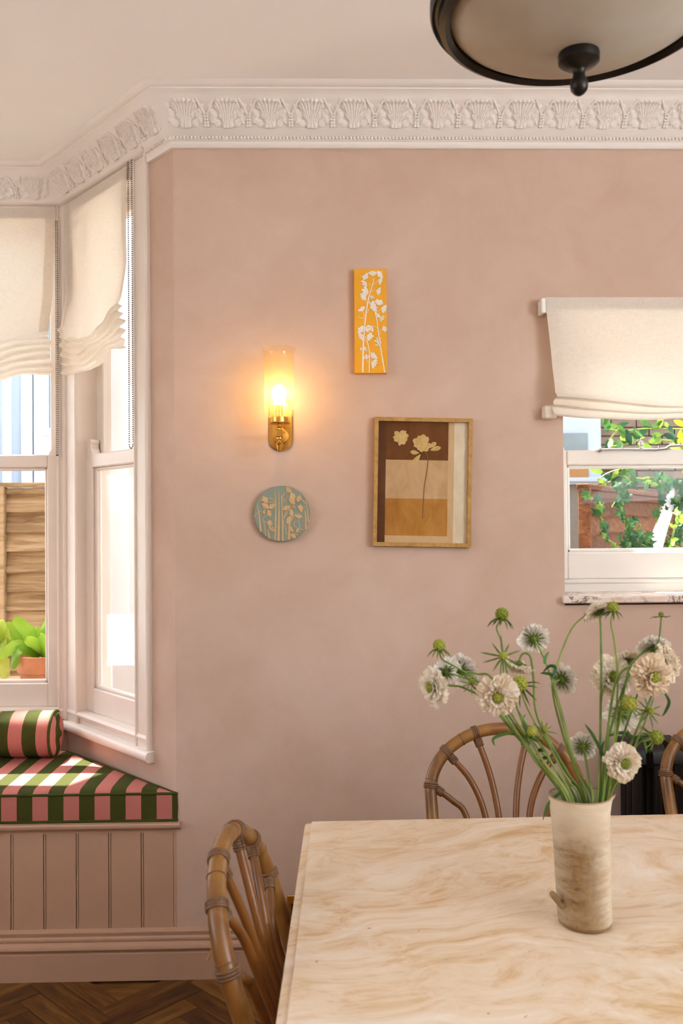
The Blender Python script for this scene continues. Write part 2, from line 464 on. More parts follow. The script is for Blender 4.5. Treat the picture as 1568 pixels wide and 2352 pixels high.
def m_bulb():
    t = NT('bulb_glow'); e = t.n('ShaderNodeEmission'); e.inputs[0].default_value = (1, .66, .30, 1); e.inputs[1].default_value = 48
    return t.done(e.outputs[0])
m_bulb()
def m_alabaster():
    t = NT('alabaster'); v = t.coords('Object'); n1 = t.noise(v, 5, 3, .5)
    col = t.ramp(n1, [(.35, lin('e4d3b8')), (.65, lin('f3eadb'))])
    b = t.bsdf(col, .38, 0, None, .35); tl = t.n('ShaderNodeBsdfTranslucent'); t.l(col, tl.inputs[0])
    m = t.n('ShaderNodeMixShader'); m.inputs[0].default_value = .4; t.l(b, m.inputs[1]); t.l(tl.outputs[0], m.inputs[2])
    return t.done(m.outputs[0])
m_alabaster()
def m_cloth(name, c0, c1, sc=22):
    t = NT(name); v = t.world((1, 1, .6)); n1 = t.noise(v, sc, 5, .6, 1.0)
    return t.done(t.bsdf(t.ramp(n1, [(.3, lin(c0)), (.7, lin(c1))]), .9, 0, t.bump(n1, .35, .006), .15))
m_cloth('cloth_brown', '6a3f20', '7d4f2c'); m_cloth('cloth_dark', '5f3a26', '6d4832'); m_cloth('cloth_tan', 'c19a6c', 'd2b088')
m_cloth('cloth_ochre', 'a8712f', 'c48d48'); m_cloth('cloth_sand', 'd0ab7e', 'd8b88e'); m_cloth('cloth_pale', 'd8c09c', 'e6d6bb'); m_cloth('cloth_cream', 'ddccb0', 'ebdfc9')
m_cloth('pressed_petal', 'c7a05c', 'dfc188', 60); m_cloth('pressed_stem', '86663a', '8f7044', 60)
A_ = MATS

# ================================================================== THE SETTING
W = 2.85                      # room face of the wall with the pictures
H = 2.79
A = Vector((-.465, W)); B = Vector((-.985, 3.47)); C = Vector((-2.265, 3.47)); D = Vector((-2.785, W))
XL, XR, YF = -3.6, 2.6, -1.6
TH = .24

struct(obj('ceiling', MB().box(XL-.3, XR+.3, YF-.3, 3.60, H, H+.12), A_['paint_ceiling'], smooth=0))
# floor: sub-floor slab, then every parquet block near the wall its own piece
floor = struct(obj('floor', MB().box(XL-.3, XR+.3, YF-.3, W+.02, -.15, -.012), A_['parquet_oak'], smooth=0))
bw, bl = .07, .35
blk = MB().cbox(-bl/2+.0008, bl/2-.0008, -bw/2+.0008, bw/2-.0008, -.012, 0, .0012)
me_obj = None; cnt = 0
s2 = math.sqrt(.5)
for i in range(-34, 35):
    for j in range(-10, 11):
        for k in (0, 1):
            # herringbone lattice in a frame turned 45 degrees
            u0 = i*bw + j*bl; v0 = i*bw - j*bl
            if k == 0: cu, cv, ang = u0+bl/2, v0+bw/2, 0
            else: cu, cv, ang = u0+bl+bw/2-bl+bl-bl, v0+bw+bl/2, PI/2
            x = -.62+(cu-cv)*s2; y = 2.52+(cu+cv)*s2
            if not (-2.3 < x < 1.1 and 1.3 < y < W+.12): continue
            if y > W-.0: continue
            if me_obj is None: me_obj = obj('floorboard', blk, A_['parquet_oak'], floor, 0); o = me_obj
            else: o = me_obj.copy(); COL.objects.link(o); o.parent = floor
            o.location = Vector((x, y, 0))-wpos(floor); o.rotation_euler = (0, 0, PI/4+ang); cnt += 1
# the first one was built around the floor origin: rebuild its data in local space
me_obj.data.transform(Matrix.Translation(wpos(floor)))

# wall with the pictures: window opening X .779..1.80, z 1.197..2.08
OX0, OX1, OZ0, OZ1 = .779, 1.86, 1.19, 2.08
mb = MB(); mb.box(A.x, OX0, W, W+TH, 0, H); mb.box(OX1, XR+.3, W, W+TH, 0, H); mb.box(OX0, OX1, W, W+TH, 0, OZ0-.03); mb.box(OX0, OX1, W, W+TH, OZ1, H)
struct(obj('wall_back', mb, A_['limewash_pink'], smooth=0))
def side_map(O, T, N):
    """(s along, d outward, z) -> world"""
    return lambda s_, d_, z_: (O.x+T.x*s_+N.x*d_, O.y+T.y*s_+N.y*d_, z_)
T2 = (B-A).normalized(); N2 = Vector((-T2.y, T2.x))*-1
if N2.y < 0: N2 = -N2
L2 = (B-A).length
S2 = side_map(A, T2, N2)
S1 = side_map(B, Vector((-1, 0)), Vector((0, 1)))
T4 = (C-D).normalized(); N4 = Vector((-T4.y, T4.x)); S4 = side_map(D, T4, N4)
S3 = side_map(Vector((OX0, W)), Vector((1, 0)), Vector((0, 1)))
# bay walls: strip beside the window, apron below, head above
for nm, S, L, s0, s1 in (('wall_bay_side', S2, L2, .15, L2-.0), ('wall_bay_far_side', S4, L2, .15, L2)):
    mb = MB(); mb.box(-.0, s0, 0, .16, 0, H, S); mb.box(s0, s1+.05, 0, .16, 0, .655, S); mb.box(s0, s1+.05, 0, .16, 2.66, H, S)
    struct(obj(nm, mb, A_['limewash_pink'], smooth=0))
mb = MB(); mb.box(0, 1.28, 0, .16, 0, .655, S1); mb.box(0, 1.28, 0, .16, 2.66, H, S1)
struct(obj('wall_bay_back', mb, A_['limewash_pink'], smooth=0))
struct(obj('wall_back_far', MB().box(XL-.3, D.x, W, W+TH, 0, H), A_['limewash_pink'], smooth=0))
mb = MB(); mb.box(XL-.2, XL, YF-.2, -.9, 0, H); mb.box(XL-.2, XL, 1.3, W, 0, H); mb.box(XL-.2, XL, -.9, 1.3, 0, 1.3); mb.box(XL-.2, XL, -.9, 1.3, 2.42, H)
struct(obj('wall_left', mb, A_['limewash_pink'], smooth=0))
mb = MB(); mb.box(XR, XR+.2, YF-.2, -1.35, 0, H); mb.box(XR, XR+.2, .65, W, 0, H); mb.box(XR, XR+.2, -1.35, .65, 0, 1.25); mb.box(XR, XR+.2, -1.35, .65, 2.45, H)
struct(obj('wall_right', mb, A_['limewash_pink'], smooth=0))
struct(obj('wall_front', MB().box(XL, XR, YF-.2, YF, 0, H), A_['limewash_pink'], smooth=0))

# skirting board along the picture wall and under the window seat
BP = [(0, 0), (.021, 0), (.021, .083), (.017, .086), (.017, .089), (.024, .094), (.028, .101), (.027, .109), (.022, .116), (.016, .119), (.016, .122), (.019, .125), (.019, .131), (.013, .136), (.013, .14), (.015, .143), (.015, .149), (.010, .153), (.0, .156)]
struct(obj('baseboard_back', MB().sweep([(XR, W), (XL, W)], BP), A_['paint_pink']))

# cornice: full moulding on the picture wall, upper members round the bay
CP_full = [(0, 2.628), (.012, 2.628), (.015, 2.632), (.015, 2.647), (.020, 2.650), (.020, 2.662), (.024, 2.664), (.026, 2.672), (.032, 2.676), (.034, 2.682)]
CP_up = [(.034, 2.682), (.040, 2.690), (.050, 2.706), (.062, 2.722), (.078, 2.738), (.089, 2.746), (.093, 2.752), (.095, 2.757), (.102, 2.766), (.112, 2.771), (.112, 2.775), (.122, 2.776), (.127, 2.779), (.132, 2.784), (.135, 2.791), (0, 2.791)]
CP_bay = [(0, 2.664), (.020, 2.664), (.028, 2.667), (.033, 2.673)] + CP_up
Apart = A + T2*.145
tr1 = struct(obj('trim_1', MB().sweep([(XR, W), tuple(A), tuple(Apart)], CP_full+CP_up), A_['paint_cornice'], smooth=50))
tr1['label'] = 'white plaster cornice along the pink wall'
tr2 = struct(obj('trim_2', MB().sweep([tuple(Apart), tuple(B), tuple(C), tuple(D), (XL, W)], CP_bay), A_['paint_cornice'], smooth=50))
# the bead row on the lower member
mb = MB()
def beads(P0, P1, n_):
    P0 = Vector(P0); P1 = Vector(P1); dd = (P1-P0); k = int(dd.length/.0112)
    for i in range(k):
        q = P0+dd*((i+.5)/k)+n_*.0222; mb.ball((q.x, q.y, 2.656), (.0044, .0050, .0058), 6, 4)
beads((1.75, W), A, Vector((0, -1))); beads(A, Apart, -N2)
bo = obj('bead_row', mb, A_['paint_cornice'], tr1); bo['kind'] = 'stuff'
# acanthus leaf and berry drop, one of each, then copied along the cove
def cove(v):
    tab = [(0, .036, 2.684), (.2, .044, 2.697), (.45, .056, 2.714), (.7, .071, 2.731), (.88, .084, 2.743), (1, .092, 2.751)]
    for (a, p, z), (b, p2, z2) in zip(tab, tab[1:]):
        if v <= b: t = (v-a)/(b-a); return lerp(p, p2, t), lerp(z, z2, t)
    return tab[-1][1:]
PER = .1315
def leaf_h(u, v):
    a = abs(u); h = 0.0
    half = .12+.25*v**1.35+.022*math.sin(v*20)          # fan with a lobed outline
    top = .98-.10*(a/.42)**2+.03*math.cos(a*58)
    m_ = max(0, min(1, (half-a)/.03))*max(0, min(1, (top-v)/.05))
    for k in range(5):
        c = k*(.026+.078*v**1.8); wd = .010+.013*v
        h += m_*.0062*math.exp(-((a-c)/wd)**2)*(1-.3*v)
    h += .0040*m_+m_*.0075*max(0, 1-abs(v-.93)/.09)*(1-.4*a/.4)
    # curled side lobes between the fan and the berry drop
    for ca, cv, cr in ((.24, .14, .085), (.33, .24, .075), (.31, .42, .07), (.37, .56, .06), (.40, .74, .055)):
        d_ = math.hypot((a-ca), (v-cv)*.62)/cr
        if d_ < 1: h = max(h, .0062*math.sqrt(1-d_*d_)*(1-.35*math.exp(-((d_-.45)/.16)**2)))
    return h
def leaf_pt(u, v):
    uu = (u-.5)*.94; h = leaf_h(uu, v); p, z = cove(v)
    return (uu*PER, -(p+h*.85-.0006), z-h*.60)
leaf0 = MB().grid(leaf_pt, 46, 30)
drop0 = MB()
for k, (v, r) in enumerate(((.05, .0085), (.16, .0078), (.27, .0070), (.38, .0062), (.48, .005))):
    p, z = cove(v)
    for sx in (-1, 1): drop0.ball((sx*r*.45, -p-.003, z), (r*.62, r*.6, r*.75), 8, 5)
for sx in (-1, 1):
    pts = []
    for i in range(7):
        v = .42+.55*i/6; p, z = cove(v); pts.append((sx*(.004+.024*(i/6)**1.3), -p-.0025, z))
    drop0.tube(pts, [.003, .0034, .0036, .0038, .004, .0042, .003], 7)
    pts = [(sx*(.012+.014*i/5), -cove(.12+.3*i/5)[0]-.001, cove(.12+.3*i/5)[1]-.006*math.sin(i/5*PI)) for i in range(6)]
    drop0.tube(pts, [.001, .0028, .0034, .0030, .0022, .001], 6)
lo = obj('acanthus_leaf', leaf0, A_['paint_cornice'], None, 60, base=False); do = obj('berry_drop', drop0, A_['paint_cornice'], None, 60, base=False)
def run_leaves(P0, P1, n_in, parent, trim0, trim1):
    P0 = Vector(P0); P1 = Vector(P1); d = P1-P0; L = d.length; n = max(1, round((L-trim0-trim1)/PER)); st = (L-trim0-trim1)/n
    ang = math.atan2(n_in.x, -n_in.y) if True else 0
    for i in range(n):
        for src, off in ((lo, .5), (do, 1.0)):
            if src is do and i == n-1: continue
            o = src.copy(); COL.objects.link(o); o.parent = parent
            q = P0+d*((trim0+(i+off)*st)/L); o.location = Vector((q.x, q.y, 0))-wpos(parent); o.rotation_euler = (0, 0, ang); o.scale = (st/PER, 1, 1)
run_leaves(A, (1.9, W), Vector((0, -1)), tr1, -.02, 0)
run_leaves(A, B, -N2, tr2, -.02, .035)
run_leaves(B, C, Vector((0, -1)), tr2, .035, .035)
bpy.data.objects.remove(lo); bpy.data.objects.remove(do)

# unseen slab added above the bay; its cut outline trims the sun on the cushion
struct(obj('sun_cut_slab', MB().prism([(-2.75, 3.6), (-1.67, 3.78), (-1.5, 4.10), (.5, 4.10), (.5, 3.2), (-2.75, 3.2)], lambda x, y, h: (x, y, 2.95+h), .06), A_['black_iron'], smooth=0))
# ------------------------------------------------------------------ sash windows
def sash_window(name, S, o0, o1, zb, zt, zm, fr0, fr1, dS, mat, arch=True, stoolz=None, room_d=0.0):
    """opening from o0..o1; frame out to fr0..fr1; sashes dS behind the frame face"""
    f = MB()
    for a, b in ((fr0, o0), (o1, fr1)):
        f.cbox(a, b, room_d-.004, dS+.10, zb-.07, zt, .003, S)
    f.cbox(o0, o1, room_d-.004, dS+.10, zt-.05, zt, .003, S)
    root = struct(obj(name, f, mat, smooth=30))
    if arch:
        for a, b in ((fr0, fr0+.022), (fr1-.016, fr1)):
            m = MB(); m.tube([S((a+b)/2, room_d-.006, zb-.06), S((a+b)/2, room_d-.006, zt)], (b-a)/2, 10); obj('architrave_bead', m, mat, root)
        for a in (o0-.006, o1+.006):
            m = MB(); m.tube([S(a, room_d-.004, zb-.06), S(a, room_d-.004, zt)], .006, 8); obj('staff_bead', m, mat, root)
    # lower sash
    st = .048
    m = MB(); m.cbox(o0-.01, o0+st, dS, dS+.04, zb, zm, .004, S); m.cbox(o1-st, o1+.01, dS, dS+.04, zb, zm, .004, S)
    m.cbox(o0+st-.001, o1-st+.001, dS, dS+.04, zb, zb+.092, .004, S); m.cbox(o0+st-.001, o1-st+.001, dS-.004, dS+.04, zm-.05, zm, .004, S)
    lo_ = obj('lower_sash', m, mat, root, 30)
    g = MB()
    for bx in ((o0+st-.001, o0+st+.012, zb+.09, zm-.05), (o1-st-.012, o1-st+.001, zb+.09, zm-.05), (o0+st, o1-st, zb+.09, zb+.104), (o0+st, o1-st, zm-.062, zm-.049)):
        g.cbox(bx[0], bx[1], dS+.010, dS+.032, bx[2], bx[3], .004, S)
    obj('glazing_bead', g, mat, lo_, 30)
    obj('pane', MB().box(o0+st, o1-st, dS+.019, dS+.023, zb+.09, zm-.05, S), A_['window_glass'], lo_, 0)
    # upper sash, one track further out, with moulded horns
    d2 = dS+.044
    m = MB(); m.cbox(o0-.01, o0+st, d2, d2+.04, zm-.05, zt, .004, S); m.cbox(o1-st, o1+.01, d2, d2+.04, zm-.05, zt, .004, S)
    m.cbox(o0+st-.001, o1-st+.001, d2, d2+.04, zm-.045, zm-.004, .004, S); m.cbox(o0+st-.001, o1-st+.001, d2, d2+.04, zt-.1, zt, .004, S)
    up_ = obj('upper_sash', m, mat, root, 30)
    obj('pane', MB().box(o0+st, o1-st, d2+.018, d2+.022, zm-.01, zt-.09, S), A_['window_glass'], up_, 0)
    # sash horns standing on the lower sash stiles
    for a, sg in ((o0-.004, 1), (o1+.004, -1)):
        hp = [(0, 0), (.046, 0), (.042, .014), (.032, .026), (.030, .040), (.036, .050), (.030, .060), (0, .062)]
        m = MB().prism(hp, lambda x, y, h: S(a+sg*x, dS+.004+h, zm-.002+y), .034); obj('sash_horn', m, mat, lo_, 30)
    if stoolz:
        z0, z1 = stoolz
        sec = [(room_d+.06, z0), (room_d-.022, z0), (room_d-.03, z0+.006), (room_d-.033, (z0+z1)/2), (room_d-.03, z1-.006), (room_d-.022, z1), (room_d+.06, z1)]
        m = MB(); k = len(sec)
        m.add([S(s_, d_, z_) for s_ in (fr0-.012, fr1+.0) for d_, z_ in sec], [tuple(range(k)), tuple(reversed(range(k, 2*k)))]+[(i, (i+1) % k, k+(i+1) % k, k+i) for i in range(k)])
        obj('window_stool', m, mat, root, 40)
        sec = [(dS+.1, z1-.002), (room_d+.004, z1-.002), (room_d+.004, zb-.022), (room_d-.006, zb-.018), (room_d-.009, zb-.008), (room_d-.004, zb+.002), (dS+.1, zb+.004)]; k = len(sec)
        m = MB(); m.add([S(s_, d_, z_) for s_ in (fr0+.004, fr1-.002) for d_, z_ in sec], [tuple(range(k)), tuple(reversed(range(k, 2*k)))]+[(i, (i+1) % k, k+(i+1) % k, k+i) for i in range(k)])
        obj('sill_moulding', m, mat, root, 40)
    return root
w1 = sash_window('window_1', S1, .034, 1.246, .725, 2.668, 1.705, -.012, 1.292, .030, A_['paint_frame'], True, (.648, .683))
w2 = sash_window('window_2', S2, .255, .705, .725, 2.668, 1.695, .150, L2+.008, .035, A_['paint_frame'], True, (.648, .683))
w5 = sash_window('window_5', S4, .255, .705, .725, 2.668, 1.695, .150, L2+.008, .035, A_['paint_frame'], True, (.648, .683))
w3 = sash_window('window_3', S3, .012, 1.07, 1.232, 2.10, 1.672, -.03, 1.11, .175, A_['paint_white'], False, None, .172)
# window_3: inner sill board, marble shelf, sash stay
m = MB(); m.cbox(OX0, OX1, W+.172, W+.25, 1.185, 1.222, .004); m.cbox(OX0, OX1, W+.166, W+.2, 1.216, 1.232, .005); obj('sill_board', m, A_['paint_white'], w3)
ms = struct(obj('trim_3', MB().cbox(OX0-.012, OX1+.012, W-.028, W+.18, 1.168, 1.190, .004), A_['sill_marble'], smooth=30)); ms['label'] = 'veined marble window sill shelf'
st_y = W+.165
def P3(px, py): return at(px, py, st_y)
m = MB(); m.tube([P3(1375, 1033), P3(1440, 1032), P3(1505, 1033), P3(1528, 1031), P3(1536, 1025), P3(1560, 1023), P3(1580, 1027), P3(1640, 1032)], .0045, 8)
m.tube([P3(1375, 1034), P3(1380, 1032)], .009, 8); stay = obj('casement_stay', m, A_['steel'], w3)
m = MB(); p = P3(1472, 1030); m.lathe([(.002, 0), (.006, .002), (.006, .006), (.003, .008), (.007, .012), (.008, .02), (.005, .026), (.0, .028)], p, 12); obj('stay_peg', m, A_['steel'], w3)
for px in (1430, 1513):
    m = MB(); p = P3(px, 1032); m.tube([p, p+Vector((0, 0, .012))], .003, 8); obj('stay_peg', m, A_['steel'], w3)
# off-camera openings: big right-hand window and garden doors, simple frames with glazing bars
for nm, X_, ys, z0, z1 in (('window_4', XR+.03, (-1.35, -.38, .59), 1.25, 2.45), ('window_6', XL-.09, (-.9, .17, 1.24), 1.3, 2.42)):
    m = MB()
    for y in ys: m.cbox(X_, X_+.05, y, y+.06, z0, z1, .004)
    for z in (z0, z1-.06): m.cbox(X_+.005, X_+.045, ys[0], ys[2]+.06, z, z+.06, .004)
    struct(obj(nm, m, A_['paint_white'], smooth=30))

# ================================================================== WINDOW SEAT
seat = thing('window_seat', (-1.62, W+.02, 0), 'pink panelled built-in window seat filling the bay', 'window seat')
obj('seat_board', MB().prism([(A.x, W), (B.x+.0, B.y), (C.x, C.y), (D.x, W)], lambda x, y, h: (x, y, .455+h), .03), A_['paint_pink'], seat, 0)
pitch_b = .1022; x_edge = -.4755
for k in range(23):
    xa = x_edge-pitch_b*(k+1); xb = x_edge-pitch_b*k
    m = MB()
    sec = [(xa+.0006, 0), (xa+.0022, -.0032), (xa+.0060, -.0032), (xa+.0076, .0004), (xa+.0092, -.0045), (xb-.0006, -.0045)]
    vs = [(x, W+.004+d_, z) for z in (.15, .47) for x, d_ in sec]+[(x, W+.016, z) for z in (.15, .47) for x in (xa+.0006, xb-.0006)]
    n = len(sec); fs = [(i, i+1, n+i+1, n+i) for i in range(n-1)]+[(0, n, 2*n+2, 2*n), (n-1, 2*n+1, 2*n+3, 2*n-1), (2*n, 2*n+2, 2*n+3, 2*n+1)]
    obj('panel_board', m.add(vs, fs), A_['paint_pink'], seat, 20)
obj('end_stile', MB().box(x_edge+.0006, A.x+.0, W-.0005, W+.016, .15, .47), A_['paint_pink'], seat, 0)
LP = [(0, .465), (.008, .465), (.010, .470), (.016, .474), (.024, .476), (.026, .480), (.026, .486), (.022, .490), (0, .490)]
obj('seat_nosing', MB().sweep([(A.x+.014, W), (D.x-.014, W)], LP), A_['paint_pink'], seat, 40)

# cushion on the seat: follows the bay, puffed edges, piped
ct, cb = .578, .492
inset = .008
front = W-.004
fr_l, fr_r = D.x+.03, A.x+.004
poly = [(fr_r, front), (fr_r-.018, W+.012), (B.x+.020, 3.40), (C.x-.02, 3.40), (fr_l, W+.012), (fr_l, front)]
def puff(poly, zt, zb, r=.014):
    m = MB(); n = len(poly); c = Vector((sum(p[0] for p in poly)/n, sum(p[1] for p in poly)/n)); rings = []
    # dense outline
    out = []
    for i in range(n):
        a = Vector(poly[i]); b = Vector(poly[(i+1) % n]); k = max(1, int((b-a).length/.06))
        out += [a+(b-a)*(j/k) for j in range(k)]
    def ring(off, z): return [(p.x+(c.x-p.x)*off/max(.3, (c-p).length), p.y+(c.y-p.y)*off/max(.3, (c-p).length), z) for p in out]
    levels = [(.004, zb), (0, zb+.004), (-.002, (zb+zt)/2), (0, zt-.004), (.004, zt), (.03, zt+.006), (.09, zt+.012), (.2, zt+.014)]
    vs = []; k = len(out)
    for off, z in levels: vs += ring(off, z)
    fs = [(i*k+j, i*k+(j+1) % k, (i+1)*k+(j+1) % k, (i+1)*k+j) for i in range(len(levels)-1) for j in range(k)]
    fs.append(tuple((len(levels)-1)*k+j for j in range(k))); fs.append(tuple(reversed(range(k))))
    return m.add(vs, fs), ring(.001, 0)
m, outline = puff(poly, ct, cb)
cush = tag(obj('seat_cushion', m, A_['stripe_cotton'], smooth=60), 'pink and green striped box cushion on the window seat', 'cushion')
for z in (ct, cb+.002):
    m = MB().tube([(x, y, z) for x, y, _ in outline]+[(outline[0][0], outline[0][1], z)], .0042, 7); obj('piping', m, A_['piping_green'], cush)
# bolster
bx1, bx0, by, br = -.965, -1.75, 3.265, .082; bz = ct+.0155+br
prof = [(0.0, -.016), (.016, -.006), (.03, .002), (.052, -.002), (.07, -.004), (.079, .0), (br, .008)]
def bolster_T(x, y, z): return (bx1-z if False else bx1-z, by+x, bz+y)
m = MB()
full = [(r, z) for r, z in prof]+[(br*(1+.012*math.sin(i*1.3)), .03+i*.05) for i in range(14)]+[(br, bx1-bx0-.008), (.07, bx1-bx0+.003), (.03, bx1-bx0), (0.001, bx1-bx0-.004)]
m.lathe(full, (0, 0, 0), 36, bolster_T)
bol = tag(obj('bolster_cushion', m, A_['stripe_cotton'], smooth=60), 'round pink and green striped bolster lying on the seat cushion', 'cushion')
obj('end_panel', MB().lathe([(0.0002, -.020), (.010, -.018), (.02, -.009), (.035, -.006), (.055, -.009), (.072, -.006), (.0805, .002)], (0, 0, 0), 36, bolster_T), A_['stripe_cotton_end'], bol, 60)
ring = [(bx1-.004, by+br*math.cos(a*PI/18), bz+br*math.sin(a*PI/18)) for a in range(37)]
obj('piping', MB().tube(ring, .0045, 7), A_['piping_green'], bol)

# ================================================================== BLINDS
def blind(name, S, s0, s1, ztop, zflat, hem, npl, label, mat, bow=0.0, dface=-.03, amp=.03, edge=None, seed=1, dz=.013):
    """soft gathered blind: flat cloth from ztop to zflat(u), then npl pleats down to hem(u)"""
    rnd = random.Random(seed); ph = [rnd.uniform(0, 6.28) for _ in range(8)]
    rows = [('f', k/14) for k in range(15)]
    for j in range(npl): rows += [('p', j, 0.25), ('p', j, .5), ('p', j, .75), ('p', j, 1.0)]
    nu = 64; vs = []; fs = []
    for kind in rows:
        for i in range(nu+1):
            u = i/nu; zf = zflat(u); zh = hem(u); d_ = dface
            e = edge(u, kind) if edge else 0
            if kind[0] == 'f':
                t = kind[1]; z = lerp(ztop, zf, t)
                d_ -= .010*t*math.sin(u*7+ph[0])*math.sin(t*4+ph[1])+.006*t*math.sin(u*19+ph[2]+t*5)+.028*max(0, t-.72)/.28
                sx = -bow*math.sin(t*PI/2)*(2*u-1) if t > .02 else 0
                if t > .5: z -= .010*(t-.5)*math.sin(u*9+ph[5])
            else:
                _, j, q = kind; tt = (j+q)/npl; base = lerp(zf, zh, tt)
                out = math.sin(q*PI*2-PI/2)*.5+.5 if False else (1-abs(2*q-1))
                am = amp*(1-.45*j/npl)*(1+.35*math.sin(u*11+ph[3]+j*.9)+.2*math.sin(u*29+ph[4]+j))
                d_ -= .028*(1-tt)+am*(1-out) if False else .026*(1-.7*tt)+am*(out-.5)
                z = base-.010*out+.006*math.sin(u*13+ph[6]+j*.7)*(1+.4*math.sin(j))
                sx = -bow*(2*u-1)+.006*math.sin(j*2.1+ph[7])*(2*u-1)
            vs.append(S(lerp(s0, s1, u)+sx, d_, z))
    w_ = nu+1
    for r in range(len(rows)-1):
        for i in range(nu): fs.append((r*w_+i, r*w_+i+1, (r+1)*w_+i+1, (r+1)*w_+i))
    root = obj(name, MB().add(vs, fs), mat, smooth=80)
    sm = root.modifiers.new('soft', 'SUBSURF'); sm.levels = 1; sm.render_levels = 1
    k5 = max(2, round(.034/abs(s1-s0)*nu)); rm = S(0, -.0016, 0); r0_ = S(0, 0, 0); of = Vector((rm[0]-r0_[0], rm[1]-r0_[1], 0))
    for i0 in (0, nu-k5):
        hv = []; hf = []
        for r in range(15):
            for i in range(i0, i0+k5+1): hv.append(Vector(vs[r*w_+i])+of)
        for r in range(14):
            for i in range(k5): hf.append((r*(k5+1)+i, r*(k5+1)+i+1, (r+1)*(k5+1)+i+1, (r+1)*(k5+1)+i))
        obj('side_hem', MB().add(hv, hf), mat, root, 80)
    hr = MB().cbox(s0, s1, dface+.004, dface+.03, ztop-.045, ztop-.004, .003, S); obj('head_rail', hr, A_['paint_frame'], root)
    return tag(root, label, 'blind')
def chain(parent, S, sa, sb, d_, z0, z1, mat):
    m = MB(); r = abs(sb-sa)/2; n = int((z0-z1)/.0072)
    for i in range(n):
        z = z0-i*.0072
        for s_ in (sa, sb): m.ball(S(s_, d_, z), .0025, 6, 4)
    for i in range(7):
        a = PI*i/6; m.ball(S((sa+sb)/2-r*math.cos(a), d_, z1-r*math.sin(a)), .0025, 6, 4)
    return obj('bead_chain', m, mat, parent)
bl1 = blind('roman_blind', S1, .030, 1.25, 2.655, lambda u: pw(u, [(0, 2.17), (.10, 2.155), (.3, 2.09), (1, 2.10)]), lambda u: pw(u, [(0, 2.01), (.08, 2.015), (.3, 1.93), (.6, 1.92), (1, 2.0)]), 6, 'cream linen blind gathered up over the bay window facing the fence', A_['linen'], .018, -.012, .030, None, 3)
chain(bl1, S1, .024, .030, -.02, 2.6, 1.70, A_['chrome_bead'])
bl2 = blind('roman_blind', S2, .275, .775, 2.655, lambda u: pw(u, [(0, 2.20), (.25, 2.15), (.6, 2.115), (.85, 2.15), (1, 2.19)]), lambda u: pw(u, [(0, 2.035), (.2, 2.045), (.45, 2.0), (.8, 1.995), (1, 2.005)]), 6, 'cream linen blind on the angled bay window beside the pink wall', A_['linen'], .006, -.018, .030, None, 5)
chain(bl2, S2, .232, .258, -.022, 2.66, 1.70, A_['chrome_bead'])
bl4 = blind('roman_blind', S4, .275, .775, 2.655, lambda u: 2.15, lambda u: 2.01, 6, 'cream linen blind on the far angled bay window', A_['linen'], .006, -.018, .03, None, 8)
bl3 = blind('roman_blind', S3, -.066, 1.14, 2.14, lambda u: pw(u, [(0, 1.835), (.12, 1.83), (.45, 1.80), (.8, 1.80), (1, 1.83)]), lambda u: pw(u, [(0, 1.765), (.12, 1.762), (.3, 1.745), (.6, 1.742), (.9, 1.75), (1, 1.765)]), 3, 'cream linen blind hanging over the window in the pink wall', A_['linen'], .022, -.045, .022, None, 12)
m = MB().cbox(OX0-.078, OX0-.064, W-.05, W, 2.09, 2.137, .003); obj('blind_bracket', m, A_['paint_white'], bl3)
q0, q1 = at(1247, 932, W-.03), at(1276, 962, W-.03)
obj('hem_tail', MB().cbox(q0.x, q1.x, W-.045, W-.006, q1.z, q0.z, .004), A_['linen'], bl3, 30)

# ================================================================== WALL LIGHT
sc_c = at(644.5, 1002, W-.012)
sx_, sz_ = sc_c.x, sc_c.z
sconce = thing('wall_sconce', (sx_, W, sz_-.05), 'lit brass wall light with a tall amber glass shade', 'wall light')
def pill(cx, z0, z1, r, y0, y1, c=.003):
    m = MB(); pts = []
    for i in range(17): a = PI+PI*i/16; pts.append((r*math.cos(a), z0+r+r*math.sin(a)))
    for i in range(17): a = PI*i/16; pts.append((r*math.cos(a), z1-r+r*math.sin(a)))
    n = len(pts); cz = (z0+z1)/2
    def R(k, y): return [(cx+x*k, y, cz+(z-cz)*k) for x, z in pts]
    vs = R(1, y1)+R(1, y0+c)+R(1-c/r, y0); fs = [(i, (i+1) % n, n+(i+1) % n, n+i) for i in range(n)]+[(n+i, n+(i+1) % n, 2*n+(i+1) % n, 2*n+i) for i in range(n)]+[tuple(range(2*n, 3*n)), tuple(reversed(range(n)))]
    return m.add(vs, fs)
zb_ = at(645, 1037, W).z
obj('back_plate', pill(sx_, zb_, zb_+.175, .038, W-.009, W), A_['brass'], sconce, 30)
Ty = lambda x, y, z: (sx_+x, W-.009-z, sz_+y)
obj('boss', MB().lathe([(.025, 0), (.0255, .003), (.024, .006), (.012, .008), (.0001, .009)], (0, 0, 0), 28, Ty), A_['brass'], sconce)
yc = W-.105
m = MB().tube([(sx_, W-.012, sz_), (sx_, yc+.01, sz_)], .007, 10); obj('arm', m, A_['brass'], sconce)
m = MB().cbox(sx_-.0105, sx_+.0105, yc-.0105, yc+.0105, sz_-.012, sz_+.012, .002); obj('arm_block', m, A_['brass'], sconce)
cc = (sx_, yc, sz_)
obj('gallery', MB().lathe([(.0065, .011), (.0065, .015), (.010, .018), (.006, .022), (.010, .026), (.034, .029), (.035, .031), (.034, .033), (.028, .034), (.028, .050), (.026, .050)], cc, 32), A_['brass'], sconce, 40)
obj('finial', MB().lathe([(.0, -.058), (.004, -.056), (.007, -.048), (.0095, -.038), (.010, -.035), (.0115, -.033), (.010, -.031), (.006, -.027), (.003, -.021), (.006, -.018), (.010, -.016), (.010, -.013), (.006, -.012)], cc, 24), A_['brass'], sconce, 40)
g0 = .046
